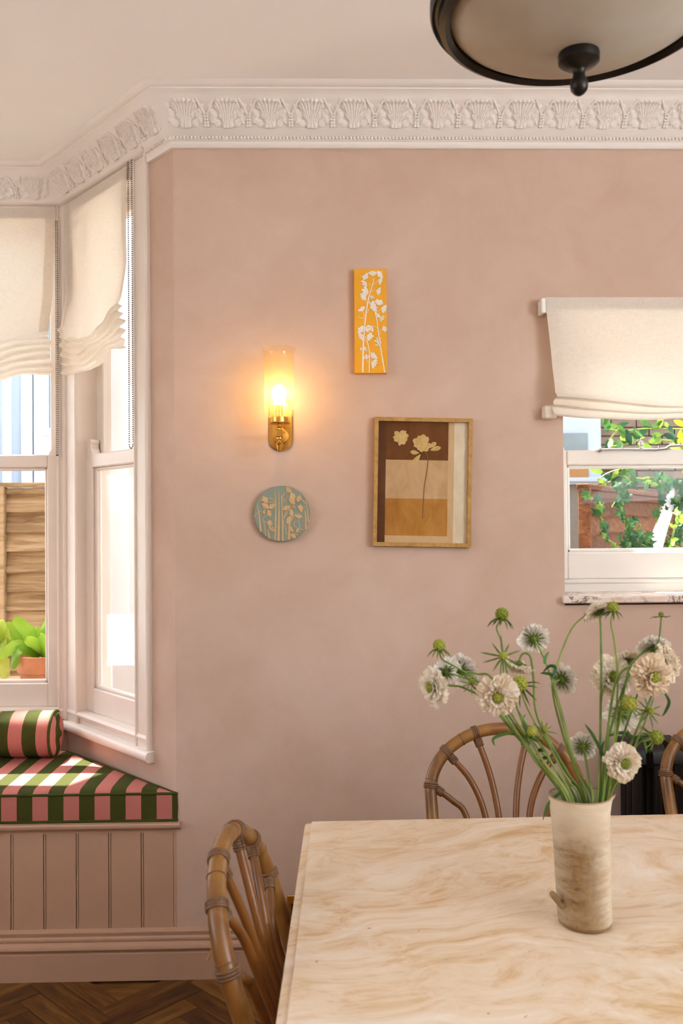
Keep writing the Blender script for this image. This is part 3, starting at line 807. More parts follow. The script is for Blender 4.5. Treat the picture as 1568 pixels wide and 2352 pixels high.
prof = [(.026, g0), (.033, g0+.002), (.041, g0+.009), (.0455, g0+.022), (.0465, g0+.045), (.0465, g0+.10), (.0465, g0+.16), (.0465, g0+.19), (.0475, g0+.202), (.050, g0+.210), (.0535, g0+.2145)]
obj('glass_shade', MB().lathe(prof, cc, 48), A_['amber_glass'], sconce, 60)
obj('lamp_holder', MB().lathe([(.012, .03), (.012, .085), (.009, .088), (.0, .088)], cc, 20), A_['brass'], sconce, 40)
m = MB().lathe([(.0, .084), (.010, .086), (.016, .097), (.021, .111), (.0225, .122), (.021, .134), (.015, .144), (.006, .149), (.0, .150)], cc, 24)
obj('light_bulb', m, A_['bulb_glow'], sconce, 60)

# ================================================================== PLASTER PANELS AND PICTURE
def relief_blossom(m, c, ang, L, wd, n, Y, spread=1.5, h=.004):
    """petals fanning from a point in direction ang (radians, image right = 0, up = pi/2)"""
    for k in range(n):
        a = ang+(k-(n-1)/2)*spread/max(1, n-1) if n > 1 else ang
        ux, uz = math.cos(a), math.sin(a); px_, pz_ = -uz, ux; w_ = wd*(.9+.2*random.random()); l_ = L*(.85+.25*random.random())
        pts = [(0, 0), (.35, .55), (.7, 1), (.92, .7), (1, .15), (.92, -.5), (.72, -1), (.35, -.55)]
        vs = [(c[0]+ux*t*l_+px_*q*w_, Y, c[1]+uz*t*l_+pz_*q*w_) for t, q in pts]
        vs += [(c[0]+ux*t*l_*.97+px_*q*w_*.8, Y-h*(.7+.5*(k % 2)), c[1]+uz*t*l_*.97+pz_*q*w_*.8) for t, q in pts]
        vs.append((c[0]+ux*.55*l_, Y-h*1.5, c[1]+uz*.55*l_))
        n_ = 8; fs = [(i, (i+1) % n_, n_+(i+1) % n_, n_+i) for i in range(n_)]+[(n_+i, n_+(i+1) % n_, 16) for i in range(n_)]
        m.add(vs, fs)
    return m
def relief_stem(pts, r, Y):
    q = [at(px, py, W-.02) for px, py in pts]; q = [Vector((p.x, Y, p.z)) for p in spline(q, 4)]
    R = [lerp(r[0], r[1], i/(len(q)-1)) for i in range(len(q))]
    return MB().tube(q, R, 8, True, (Vector((0, 1, 0)), .7))
def rel(px, py): p = at(px, py, W-.02); return (p.x, p.z)
# yellow tile
P0 = at(812.5, 617, W-.022); P1 = at(889, 857, W-.022)
tile = tag(obj('plaster_tile', MB().cbox(P0.x, P1.x, W-.022, W-.001, P1.z, P0.z, .0015), A_['tile_yellow'], smooth=30), 'tall narrow yellow plaster tile with white flower relief', 'wall tile')
YT = W-.0222; z8 = 1/8.4
def zt(x, y): return (780+x*z8*1.0, 600+y*z8*1.0)     # from the 1176 x 2352 close-up
for pts, r in (([(445, 2150), (455, 1600), (500, 1050), (560, 700), (640, 430), (660, 330)], (.0030, .0010)), ([(567, 2150), (570, 1750), (530, 1560), (490, 1450)], (.0016, .0010)), ([(865, 2150), (770, 1560), (715, 1150), (690, 1000), (740, 880)], (.0022, .0008)),
    ([(610, 480), (560, 420)], (.0007, .0005)), ([(640, 460), (720, 380)], (.0007, .0005)), ([(580, 590), (700, 560)], (.0007, .0005)), ([(525, 850), (480, 740)], (.0007, .0005)), ([(530, 1000), (580, 900)], (.0008, .0005)), ([(475, 1080), (450, 960)], (.0007, .0005)), ([(485, 1110), (420, 1100), (345, 1065)], (.0008, .0005)), ([(720, 1290), (640, 1250), (600, 1300)], (.0008, .0006)), ([(760, 1410), (810, 1330)], (.0007, .0005)), ([(550, 1950), (460, 1830)], (.0008, .0005)), ([(575, 1930), (620, 1860)], (.0007, .0005)), ([(700, 990), (800, 910)], (.0007, .0005))):
    obj('stem', relief_stem([zt(*p) for p in pts], r, YT), A_['plaster_white'], tile)
for x, y, a, L, wd, n in ((640, 300, 95, 135, 40, 4), (545, 330, 150, 120, 40, 4), (520, 420, 205, 110, 38, 3), (730, 300, 40, 120, 40, 4), (735, 370, -20, 110, 38, 3), (700, 570, -15, 105, 34, 4), (560, 600, 175, 150, 44, 4), (500, 660, 215, 120, 40, 4), (600, 730, 60, 80, 26, 3), (580, 900, 15, 140, 50, 4), (590, 860, 60, 90, 30, 3), (745, 860, 80, 130, 46, 5), (800, 900, -25, 110, 40, 4), (700, 1080, 50, 100, 36, 3), (775, 1090, -30, 95, 30, 3), (450, 970, 125, 105, 32, 4), (450, 1370, 140, 130, 40, 5), (450, 1420, 215, 120, 34, 4), (490, 1340, 25, 90, 34, 3), (640, 1270, 215, 120, 40, 3), (520, 1440, -20, 130, 46, 4), (810, 1325, 15, 100, 26, 4), (745, 1570, 110, 100, 30, 3), (770, 1640, 120, 90, 26, 3), (460, 1710, 25, 80, 26, 3), (430, 1700, 170, 45, 18, 3), (520, 1900, 95, 120, 36, 3), (610, 1870, 45, 120, 38, 4), (600, 1950, -25, 130, 40, 4)):
    c = rel(*zt(x, y)); k = z8/735
    obj('blossom', relief_blossom(MB(), c, math.radians(a), L*k, wd*k*.72, n, YT, 1.5, .0022), A_['plaster_white'], tile)
# round plaque
pc = at(647, 1180, W-.022); pr = 64.5/728
Tp = lambda x, y, z: (pc.x+x, W-z, pc.z+y)
plq = tag(obj('round_plaque', MB().lathe([(.0001, 0), (pr*.985, 0), (pr, .003), (pr, .0185), (pr-.0015, .020), (.0001, .020)], (0, 0, 0), 64, Tp), A_['plaque_blue'], smooth=30), 'round grey-blue plaster plaque with buff daffodil relief', 'wall plaque')
YP = W-.0202; z3 = 180/1568
def zp(x, y): return (560+x*z3, 1090+y*z3)
for pts, r in (([(690, 1325), (700, 800), (695, 330)], (.0042, .0012)), ([(630, 1310), (640, 700), (612, 340)], (.0018, .0010)), ([(770, 1325), (765, 800), (750, 410)], (.0024, .0012)), ([(900, 1300), (920, 960), (1050, 775)], (.0048, .0012)), ([(335, 1140), (300, 800), (265, 575)], (.0034, .0008)), ([(1235, 1090), (1235, 850), (1215, 715)], (.0036, .0010)), ([(1285, 960), (1265, 680), (1235, 500)], (.0026, .0008)), ([(510, 1280), (490, 1180), (478, 1100)], (.0034, .0008)), ([(850, 1200), (820, 1040), (810, 980)], (.0020, .0006))):
    obj('leaf_blade', relief_stem([zp(*p) for p in pts], r, YP), A_['plaster_buff'], plq)
for pts in ([(610, 1310), (630, 620), (560, 480), (475, 475)], [(630, 610), (560, 560), (490, 550)], [(760, 560), (770, 430), (850, 350)], [(775, 560), (830, 500), (910, 465)], [(790, 880), (850, 700), (940, 600)], [(800, 870), (880, 740), (960, 660)], [(785, 1320), (790, 900), (870, 780)], [(435, 1230), (400, 950), (380, 880), (460, 805)], [(405, 930), (470, 980)], [(205, 845), (290, 745), (370, 750)], [(1240, 590), (1180, 520), (1130, 490)], [(1255, 650), (1185, 655)], [(1130, 1170), (1110, 1000), (1090, 890), (1180, 850)], [(1200, 1110), (1080, 1070), (1000, 1020), (1020, 930)], [(960, 1180), (1020, 1190), (1090, 1210)]):
    obj('stem', relief_stem([zp(*p) for p in pts], (.0012, .0010), YP), A_['plaster_buff'], plq)
for x, y, a, L, wd, n in ((475, 475, 215, 130, 44, 4), (470, 590, 230, 110, 42, 4), (520, 600, -60, 100, 42, 4), (850, 350, 45, 120, 34, 4), (910, 465, 15, 125, 44, 5), (940, 590, 60, 110, 38, 4), (830, 620, -70, 110, 42, 4), (960, 650, 20, 80, 24, 3), (900, 780, 10, 100, 48, 5), (850, 880, -30, 110, 44, 5), (1150, 500, 160, 110, 36, 4), (1185, 655, 195, 105, 38, 5), (1090, 890, 85, 110, 36, 5), (460, 800, 20, 100, 38, 4), (370, 750, -10, 70, 28, 4), (470, 985, 10, 100, 38, 4), (530, 1130, 55, 90, 34, 3), (800, 540, 60, 70, 24, 3), (980, 1090, 200, 70, 60, 4), (1040, 1110, -20, 70, 34, 4), (1000, 1190, 240, 90, 44, 4)):
    c = rel(*zp(x, y)); k = z3/728
    obj('blossom', relief_blossom(MB(), c, math.radians(a), L*k, wd*k*.8, n, YP, 1.5, .0024), A_['plaster_buff'], plq)
# framed textile picture, hung a little out of true
fc = at(970.5, 1107.5, W-.02); fw, fh, ft = .312, .410, .0125; rot = -.024
pic = thing('framed_picture', (fc.x, W, fc.z-fh/2), 'oak-framed patchwork picture with two pressed cream flowers', 'picture')
def FT(x, d_, z): return (fc.x+x*math.cos(rot)-z*math.sin(rot), W-d_, fc.z+x*math.sin(rot)+z*math.cos(rot))
def rail(p):
    m = MB(); vs = [FT(x, d_, z) for d_ in (.002, .026) for x, z in p]; m.add(vs, [(0, 1, 2, 3), (7, 6, 5, 4), (0, 4, 5, 1), (1, 5, 6, 2), (2, 6, 7, 3), (3, 7, 4, 0)]); return m
a, b, i_ = fw/2, fh/2, ft
for p in ([(-a, b), (a, b), (a-i_, b-i_), (-a+i_, b-i_)], [(-a, -b), (a, -b), (a-i_, -b+i_), (-a+i_, -b+i_)], [(-a, b), (-a, -b), (-a+i_, -b+i_), (-a+i_, b-i_)], [(a, b), (a, -b), (a-i_, -b+i_), (a-i_, b-i_)]):
    obj('frame_rail', rail(p), A_['frame_oak'], pic, 0)
# close-up of the picture: 1568 x 1990 covers 260 x 330 pixels; inner corners (165,150)-(1425,1855)
def fp(x, y): return ((x-795)/1290*(fw-2*ft)*1.0, (1003-y)/1705*(fh-2*ft))
def patch(x0, x1, y0, y1, mat, d0):
    (xa, za), (xb, zb) = fp(x0, y0), fp(x1, y1); xa = max(xa, -a+i_-.001); xb = min(xb, a-i_+.001); za = min(za, b-i_+.001); zb = max(zb, -b+i_-.001)
    obj('fabric_patch', MB().box(xa, xb, d0, d0+.0006, zb, za, FT), A_[mat], pic, 0)
patch(140, 1450, 140, 1870, 'cloth_pale', .008)
patch(140, 1160, 140, 700, 'cloth_brown', .0090); patch(140, 265, 140, 1870, 'cloth_dark', .0094)
patch(265, 1165, 690, 1235, 'cloth_tan', .0096); patch(262, 1160, 1222, 1760, 'cloth_ochre', .0092); patch(255, 1165, 1745, 1870, 'cloth_sand', .0090)
patch(1160, 1250, 140, 1870, 'cloth_sand', .0098); patch(1245, 1450, 140, 1870, 'cloth_cream', .0100)
def petal(cx, cy, ang, L, wd, k=0):
    an = math.radians(ang); pts = [(0, -.12), (.3, -.75), (.65, -1), (.9, -.6), (1, -.05), (.94, .3), (.7, .95), (.35, .8), (0, .12)]
    poly_ = []
    for t, q in pts:
        x = cx+math.cos(an)*t*L-math.sin(an)*q*wd; y = cy-math.sin(an)*t*L-math.cos(an)*q*wd; poly_.append(fp(x, y))
    obj('pressed_petal', MB().prism(poly_, lambda x, z, h: FT(x, .0107+k*.0003+h, z), .0005), A_['pressed_petal'], pic, 0)
for q, (an, L, wd) in enumerate(((20, 115, 42), (75, 110, 40), (55, 120, 26), (140, 125, 42), (180, 120, 24), (205, 110, 42), (260, 120, 30), (300, 110, 42), (340, 100, 34))): petal(478, 375, an, L, wd, q % 3)
for q, (an, L, wd) in enumerate(((85, 140, 50), (50, 130, 46), (120, 130, 44), (160, 150, 50), (195, 130, 36), (235, 110, 40), (265, 120, 44), (310, 130, 50), (345, 140, 44))): petal(785, 460, an, L, wd, q % 3)
for q, (x, y, an, L, wd) in enumerate(((880, 510, 35, 130, 34), (900, 545, 15, 160, 36), (740, 590, 175, 130, 32), (760, 610, 232, 190, 36))): petal(x, y, an, L, wd, 3)
pts = spline([Vector((*fp(x, y), 0)) for x, y in ((825, 575), (862, 640), (870, 720), (855, 850), (825, 1050), (815, 1250), (805, 1510))], 4)
obj('pressed_stem', MB().tube([FT(p.x, .0106, p.y) for p in pts], .0014, 6), A_['pressed_stem'], pic)
obj('picture_pane', MB().box(-a+i_-.001, a-i_+.001, .0175, .0185, -b+i_-.001, b-i_+.001, FT), A_['picture_glass'], pic, 0)
# brass socket plate low on the wall, beside the table edge
sp = at(690, 2090, W)
sk = thing('wall_socket', (sp.x, W, sp.z), 'brass socket plate low on the wall behind the table edge', 'socket')
obj('socket_plate', MB().cbox(-.118, .028, W-.008, W, .165, .252, .002), A_['brass'], sk, 30)
for x in (-.085, -.010): obj('socket_face', MB().cbox(x-.018, x+.018, W-.010, W-.007, .19, .228, .001), A_['black_iron'], sk, 30)

# ================================================================== CEILING LIGHT
lx, ly, lz = .420, 1.42, 2.252
lamp = thing('ceiling_light', (lx, ly, H), 'bronze ceiling light with a frosted stone-coloured glass bowl', 'ceiling light')
r0 = .238
lc = (lx, ly, lz)
obj('glass_bowl', MB().lathe([(r0-.028, .012), (r0-.031, .0), (r0-.040, -.010), (r0-.06, -.022), (r0-.09, -.036), (r0-.125, -.049), (r0-.165, -.060), (.03, -.069), (.0005, -.070)], lc, 96), A_['alabaster'], lamp, 60)
obj('rim_band', MB().lathe([(r0-.034, .004), (r0-.033, -.010), (r0-.025, -.017), (r0-.015, -.012), (r0-.013, .004), (r0-.008, .006), (r0-.003, .002), (r0, .008), (r0, .022), (r0-.004, .028), (r0-.002, .034), (r0-.005, .046), (r0-.018, .052), (r0-.034, .05)], lc, 96), A_['bronze'], lamp, 30)
obj('finial', MB().lathe([(.031, -.064), (.033, -.072), (.0325, -.083), (.024, -.089), (.013, -.093), (.010, -.098), (.0095, -.105), (.013, -.112), (.0145, -.120), (.013, -.128), (.008, -.134), (.003, -.137), (.0002, -.1375)], lc, 40), A_['bronze'], lamp, 40)
obj('stem_rod', MB().lathe([(.010, .05), (.010, H-lz-.02), (.014, H-lz-.02)], lc, 20), A_['bronze'], lamp)
obj('pan', MB().lathe([(.001, .075), (r0-.06, .07), (r0-.02, .05)], lc, 64), A_['bronze'], lamp)
obj('ceiling_rose', MB().lathe([(.012, H-lz-.045), (.03, H-lz-.04), (.055, H-lz-.022), (.06, H-lz-.01), (.06, H-lz)], lc, 40), A_['bronze'], lamp)

# ================================================================== RADIATOR
rad = thing('radiator', (1.28, W-.08, 0), 'black column radiator against the wall under the small window', 'radiator')
rx0 = at(1428, 1690, W-.03).x; rzt = at(1428, 1686, W-.03).z; RN = 12
sec = None
for k in range(RN):
    x = rx0+k*.0625
    m = MB()
    for y in (W-.165, W-.113, W-.060):
        pts = [(x, y, .10), (x, y, rzt-.03)]; m.tube(pts, .0165, 10)
    tp = [(W-.185, rzt-.055), (W-.183, rzt-.03), (W-.172, rzt-.010), (W-.155, rzt-.002), (W-.05, rzt), (W-.04, rzt-.012), (W-.038, rzt-.055), (W-.08, rzt-.075), (W-.15, rzt-.075)]
    for zf in (1, -1):
        m.prism([(y, z if zf > 0 else .10+(rzt-z)) for y, z in tp], lambda y, z, h: (x-.020+h, y, z), .040)
    if sec is None: sec = obj('radiator_section', m, A_['black_iron'], rad, 50); sec0 = x
    else:
        o = sec.copy(); COL.objects.link(o); o.parent = rad; o.location = (x-sec0, 0, 0)
for x in (rx0, rx0+(RN-1)*.0625): obj('foot', MB().tube([(x, W-.115, 0), (x, W-.115, .12)], [.022, .014], 10), A_['black_iron'], rad)
m = MB().tube([(rx0-.03, W-.112, .14), (rx0-.085, W-.112, .14), (rx0-.085, W-.112, 0)], .009, 8); obj('valve_pipe', m, A_['brass'], rad)

# ================================================================== TABLE
TZ = .75
p_fl = atz(699, 1881, TZ); p_nl = atz(640, 2352, TZ); p_fr = atz(1568, 1864, TZ)
tx, ty = p_fl.x, p_fl.y
ta = math.atan2(p_fr.y-p_fl.y, p_fr.x-p_fl.x)
TLx, TLy = 1.85, 1.02
def TT(x, y, z):
    return (tx+x*math.cos(ta)+y*math.sin(ta)-(0.045*y), ty+x*math.sin(ta)-y*math.cos(ta), z)     # y runs toward the camera
table = thing('dining_table', (tx+TLx/2, ty-TLy/2, 0), 'pale travertine dining table with a moulded edge', 'table')
lv = [(.055, TZ-.046), (.03, TZ-.046), (.012, TZ-.040), (.0, TZ-.030), (-.004, TZ-.020), (-.002, TZ-.010), (.003, TZ-.0085), (.009, TZ-.0075), (.0125, TZ-.0070), (.0130, TZ-.0015), (.0145, TZ)]
lv = [(o_+.004, z) for o_, z in lv]
m = MB(); vs = []
def rrect(o_, z, rc=.02):
    out = []; x0, x1, y0, y1 = o_, TLx-o_, o_, TLy-o_
    for cx, cy, a0 in ((x0+rc, y0+rc, PI), (x1-rc, y0+rc, 1.5*PI), (x1-rc, y1-rc, 0), (x0+rc, y1-rc, .5*PI)):
        out += [TT(cx+rc*math.cos(a0+.5*PI*k/5), cy+rc*math.sin(a0+.5*PI*k/5), z) for k in range(6)]
    return out
for o_, z in lv: vs += rrect(o_, z, max(.003, .008-o_*.4))
k = 24; fs = [(i*k+j, i*k+(j+1) % k, (i+1)*k+(j+1) % k, (i+1)*k+j) for i in range(len(lv)-1) for j in range(k)]+[tuple(range(k)), tuple((len(lv)-1)*k+j for j in range(k))]
obj('table_top', m.add(vs, fs), A_['travertine'], table, 40)
obj('pedestal', MB().cbox(.56, 1.32, .42, .74, 0, TZ-.046, .006, TT), A_['travertine'], table, 30)
obj('plinth', MB().cbox(.52, 1.36, .39, .77, 0, .03, .006, TT), A_['travertine'], table, 30)

# ================================================================== RATTAN CHAIRS
def make_chair(label):
    root = thing('rattan_chair', (0, 0, 0), label, 'chair', 'rattan chairs at the table')
    lean = math.radians(18); zs = .44
    def Hp(x, h): return Vector((x, (h-zs)*math.sin(lean), zs+(h-zs)*math.cos(lean)))     # h: height measured along the back
    h0 = .763; ae, be = .190, .155
    pts = [Hp(-.165, .40), Hp(-.176, .52), Hp(-.186, .64)]
    for i in range(25):
        a_ = PI-PI*i/24; pts.append(Hp(ae*math.cos(a_), h0+be*math.sin(a_)))
    pts += [Hp(.186, .64), Hp(.176, .52), Hp(.165, .40)]
    pts = spline(pts, 2)
    obj('back_hoop', MB().tube(pts, .0155, 14), A_['rattan'], root, 60)
    def hoop(a_): return Hp(ae*math.cos(a_), h0+be*math.sin(a_)), Vector(Hp(-ae*math.sin(a_), zs+be*math.cos(a_))-Hp(0, zs)).normalized()
    spk = [(-1, 174, .104, .05), (-1, 140, .056, .03), (-1, 111, .022, .011)]
    for sg in (1, -1):
        for k_, (_, an, xm, xb) in enumerate(spk):
            a_ = math.radians(an if sg > 0 else 180-an); q, tn = hoop(a_)
            inw = (Hp(-sg*xm*.4, .69)-q).normalized()
            e0 = q+inw*.012
            Pm = Hp(-sg*xm, .706)
            md = e0*.5+Pm*.5+Vector((sg*(.004, .009, .006)[k_], 0, (.004, .013, .004)[k_]))
            p = [e0, md, Pm, Hp(-sg*(xm*.62+xb*.38), .58), Hp(-sg*xb, .43)]
            pp = spline(p, 6)
            obj('spoke', MB().tube(pp, [.0082]*len(pp), 10), A_['rattan_spoke'], root, 60)
            # split-cane binding round hoop and spoke end
            m = MB(); y_ = tn.cross(inw).normalized(); inw2 = y_.cross(tn).normalized()
            for off in (-.005, 0, .005):
                m.tube([q+tn*off+(inw2*math.cos(t*PI/8)+y_*math.sin(t*PI/8))*.0163 for t in range(17)], .0028, 6, False)
            dr = (pp[1]-pp[0]).normalized()
            for off in (.006, .011, .016, .021):
                o1 = dr.orthogonal().normalized(); o2 = dr.cross(o1)
                m.tube([e0+dr*off+(o1*math.cos(t*PI/6)+o2*math.sin(t*PI/6))*.0090 for t in range(13)], .0028, 6, False)
            obj('binding', m, A_['rattan_binding'], root, 60)
    # seat: bent rim and woven cane
    ring = []
    for i in range(41):
        a_ = 2*PI*i/40; ring.append((.205*math.cos(a_), -.205+.205*math.sin(a_), zs))
    obj('seat_rim', MB().tube(ring, .015, 12), A_['rattan'], root, 60)
    obj('seat', MB().lathe([(.0001, zs+.004), (.1, zs+.004), (.198, zs+.008), (.198, zs-.008), (.0001, zs-.008)], (0, -.205, 0), 40), A_['cane'], root, 60)
    for x, y, fx, fy in ((-.15, -.36, -.17, -.385), (.15, -.36, .17, -.385), (-.172, -.04, -.185, .05), (.172, -.04, .185, .05)):
        obj('leg', MB().tube([(x, y, zs-.005), ((x+fx)/2, (y+fy)/2, zs/2), (fx, fy, 0)], [.016, .016, .015], 12), A_['rattan'], root, 60)
    for z, p in ((.17, ((-.165, -.375), (.165, -.375), (.18, .02), (-.18, .02))),):
        for i in range(4):
            a_, b_ = p[i], p[(i+1) % 4]; obj('stretcher', MB().tube([(*a_, z), (*b_, z)], .010, 10), A_['rattan_spoke'], root, 60)
    # dark growth rings on the hoop
    for i_ in (9, 21, 33, 47):
        q = pts[i_]; t_ = (pts[i_+1]-pts[i_-1]).normalized(); o1 = t_.orthogonal().normalized(); o2 = t_.cross(o1)
        obj('node_ring', MB().tube([q+(o1*math.cos(t*PI/10)+o2*math.sin(t*PI/10))*.0155 for t in range(21)], .0013, 5, False), A_['rattan_binding'], root, 60)
    return root
ch1 = make_chair('rattan chair behind the table, seen through the flower stems')
ch2 = clone(ch1); ch2['label'] = 'rattan chair at the left end of the table, seen from behind'
ch3 = clone(ch1); ch3['label'] = 'rattan chair in front of the black radiator, cut by the frame'
q = at(1157, 1800, 2.28); ch1.location = (q.x, 2.16, 0)
q = at(1688, 1780, 2.35); ch3.location = (q.x, 2.235, 0)
ch2.location = (-.020, 1.515, 0); ch2.rotation_euler = (0, 0, PI/2-.10)
# loose fibre hanging from the near chair
fb = [at(487, 2140, 1.37), at(490, 2170, 1.368), at(485, 2185, 1.366), at(475, 2206, 1.364)]
Mi = (Matrix.Translation(ch2.location) @ Matrix.Rotation(PI/2-.10, 4, 'Z')).inverted()
m = MB().tube(spline([Mi @ p for p in fb], 4), .0016, 5)
me_p = wpos(ch2); m.v = [(x+me_p.x, y+me_p.y, z+me_p.z) for x, y, z in m.v]
obj('loose_fibre', m, A_['dry_fibre'], ch2)

# ================================================================== VASE AND FLOWERS
vb = Vector((.441, 1.508, TZ))
prof = [(.0001, .0), (.040, .0), (.044, .004), (.0452, .012), (.0455, .03), (.0462, .07), (.0472, .12), (.0482, .16), (.0495, .19), (.0505, .208), (.0515, .217), (.0495, .2175), (.047, .208), (.045, .18), (.043, .10), (.042, .02), (.0001, .015)]
def vase_T(x, y, z):
    r = math.hypot(x, y); a_ = math.atan2(y, x)
    if r > .02:
        k = 1+.010*math.sin(3*a_+z*20)+.006*math.sin(z*160+a_)
        x *= k; y *= k
        if z > .19: x += .012*((z-.19)/.027)**2*math.exp(-(a_/.22)**2)      # pouring lip
    return (vb.x+x-z*.035, vb.y+y, vb.z+z)
vase = tag(obj('stoneware_vase', MB().lathe(prof, (0, 0, 0), 64, vase_T), A_['stoneware'], smooth=60), 'tall cream and brown stoneware vase holding the flowers', 'vase')
sp0 = at(1284, 2072, 1.49); sp1 = at(1267, 2052, 1.48)
obj('broken_handle', MB().tube([sp0+Vector((.008, 0, -.006)), sp0, sp1], [.007, .0058, .0052], 6), simple('raw_clay', '8c744c', .9, 0, .2, 60, .2), vase, 30)

def basis(f):
    f = Vector(f).normalized(); a_ = Vector((0, 0, 1)) if abs(f.z) < .9 else Vector((1, 0, 0)); u = (a_-f*a_.dot(f)).normalized(); return f, u, f.cross(u)
def bloom_mesh(c, f, r, rnd):
    f, u, v = basis(f); m = MB()
    for n, ra, rb, cup, lift in ((19, .18, 1.06, .06, -.02), (18, .17, .96, .20, .02), (16, .16, .80, .34, .05), (13, .14, .60, .46, .09), (11, .12, .42, .58, .11)):
        for k in range(n):
            an = 2*PI*(k+rnd.uniform(-.25, .25))/n; L = rb*rnd.uniform(.80, 1.14); wd = PI*rb/n*rnd.uniform(1.0, 1.5); ph = rnd.uniform(0, 6); cu = cup+rnd.uniform(-.12, .14)
            e = u*math.cos(an)+v*math.sin(an); t_ = f.cross(e)
            def pt(a_, b_, e=e, t_=t_, L=L, wd=wd, ph=ph, cu=cu, ra=ra, lift=lift):
                w_ = wd*(.25+.75*math.sin(min(1, b_*1.12)*PI*.55))*(a_-.5)*2
                rad = ra+(L-ra)*b_*(1-.10*(2*a_-1)**2*b_)
                rad += .05*math.cos((a_-.5)*16)*b_*b_
                hh = lift+cu*b_**1.5*.8+.09*math.sin((a_-.5)*12+ph)*b_-.10*b_**4+.05*math.sin(ph*3+b_*7)*b_
                return c+(e*rad+t_*w_+f*hh)*r
            m.grid(pt, 5, 4)
    return m
def centre_mesh(c, f, r, rnd):
    f, u, v = basis(f); m = MB(); k = 26
    for i in range(k):
        a_ = i*2.39996; q = math.sqrt((i+.5)/k); p = c+((u*math.cos(a_)+v*math.sin(a_))*q*.27+f*(.30+.12*(1-q*q)))*r; s_ = r*.062
        m.ball(p, s_, 6, 4)
    return m
def sepals_mesh(c, f, r, n, L, rnd, back=.35, thick=.075):
    f, u, v = basis(f); m = MB()
    for k in range(n):
        an = 2*PI*(k+rnd.uniform(-.2, .2))/n; e = u*math.cos(an)+v*math.sin(an); l_ = L*rnd.uniform(.75, 1.15); b_ = back+rnd.uniform(-.2, .2)
        pts = [c+e*r*.12, c+e*r*l_*.4-f*r*l_*.05, c+e*r*l_*.75-f*r*l_*b_*.35, c+e*r*l_-f*r*l_*b_*.75]
        m.tube(pts, [r*.05, r*thick, r*thick*.8, r*.008], 5, True, (f, .45))
    m.ball(c, r*.22, 10, 6)
    return m
def bud_mesh(c, r, rnd):
    m = MB(); m.ball(c, r*.86, 12, 8)
    for i in range(46):
        z = 1-2*(i+.5)/46; a_ = i*2.39996; q = math.sqrt(1-z*z); m.ball(c+Vector((q*math.cos(a_), q*math.sin(a_), z))*r*.86, r*.17, 5, 4)
    return m
def leaf_mesh(pts, wd, up=Vector((0, -1, 0))):
    P_ = spline(pts, 5); n = len(P_); vs = []; fs = []
    for i, p in enumerate(P_):
        t = i/(n-1); tn = (P_[min(i+1, n-1)]-P_[max(i-1, 0)]).normalized(); sd = tn.cross(up); sd = sd.normalized() if sd.length > 1e-4 else Vector((1, 0, 0))
        w_ = wd*math.sin(PI*min(1, .08+t*.92))**.7*(1-.15*t)
        vs += [p-sd*w_, p+up*w_*.25, p+sd*w_]
    for i in range(n-1):
        for k in (0, 1): fs.append((i*3+k, i*3+k+1, i*3+4+k, i*3+3+k))
    return MB().add(vs, fs)
Y0 = 1.508
NODE = {}
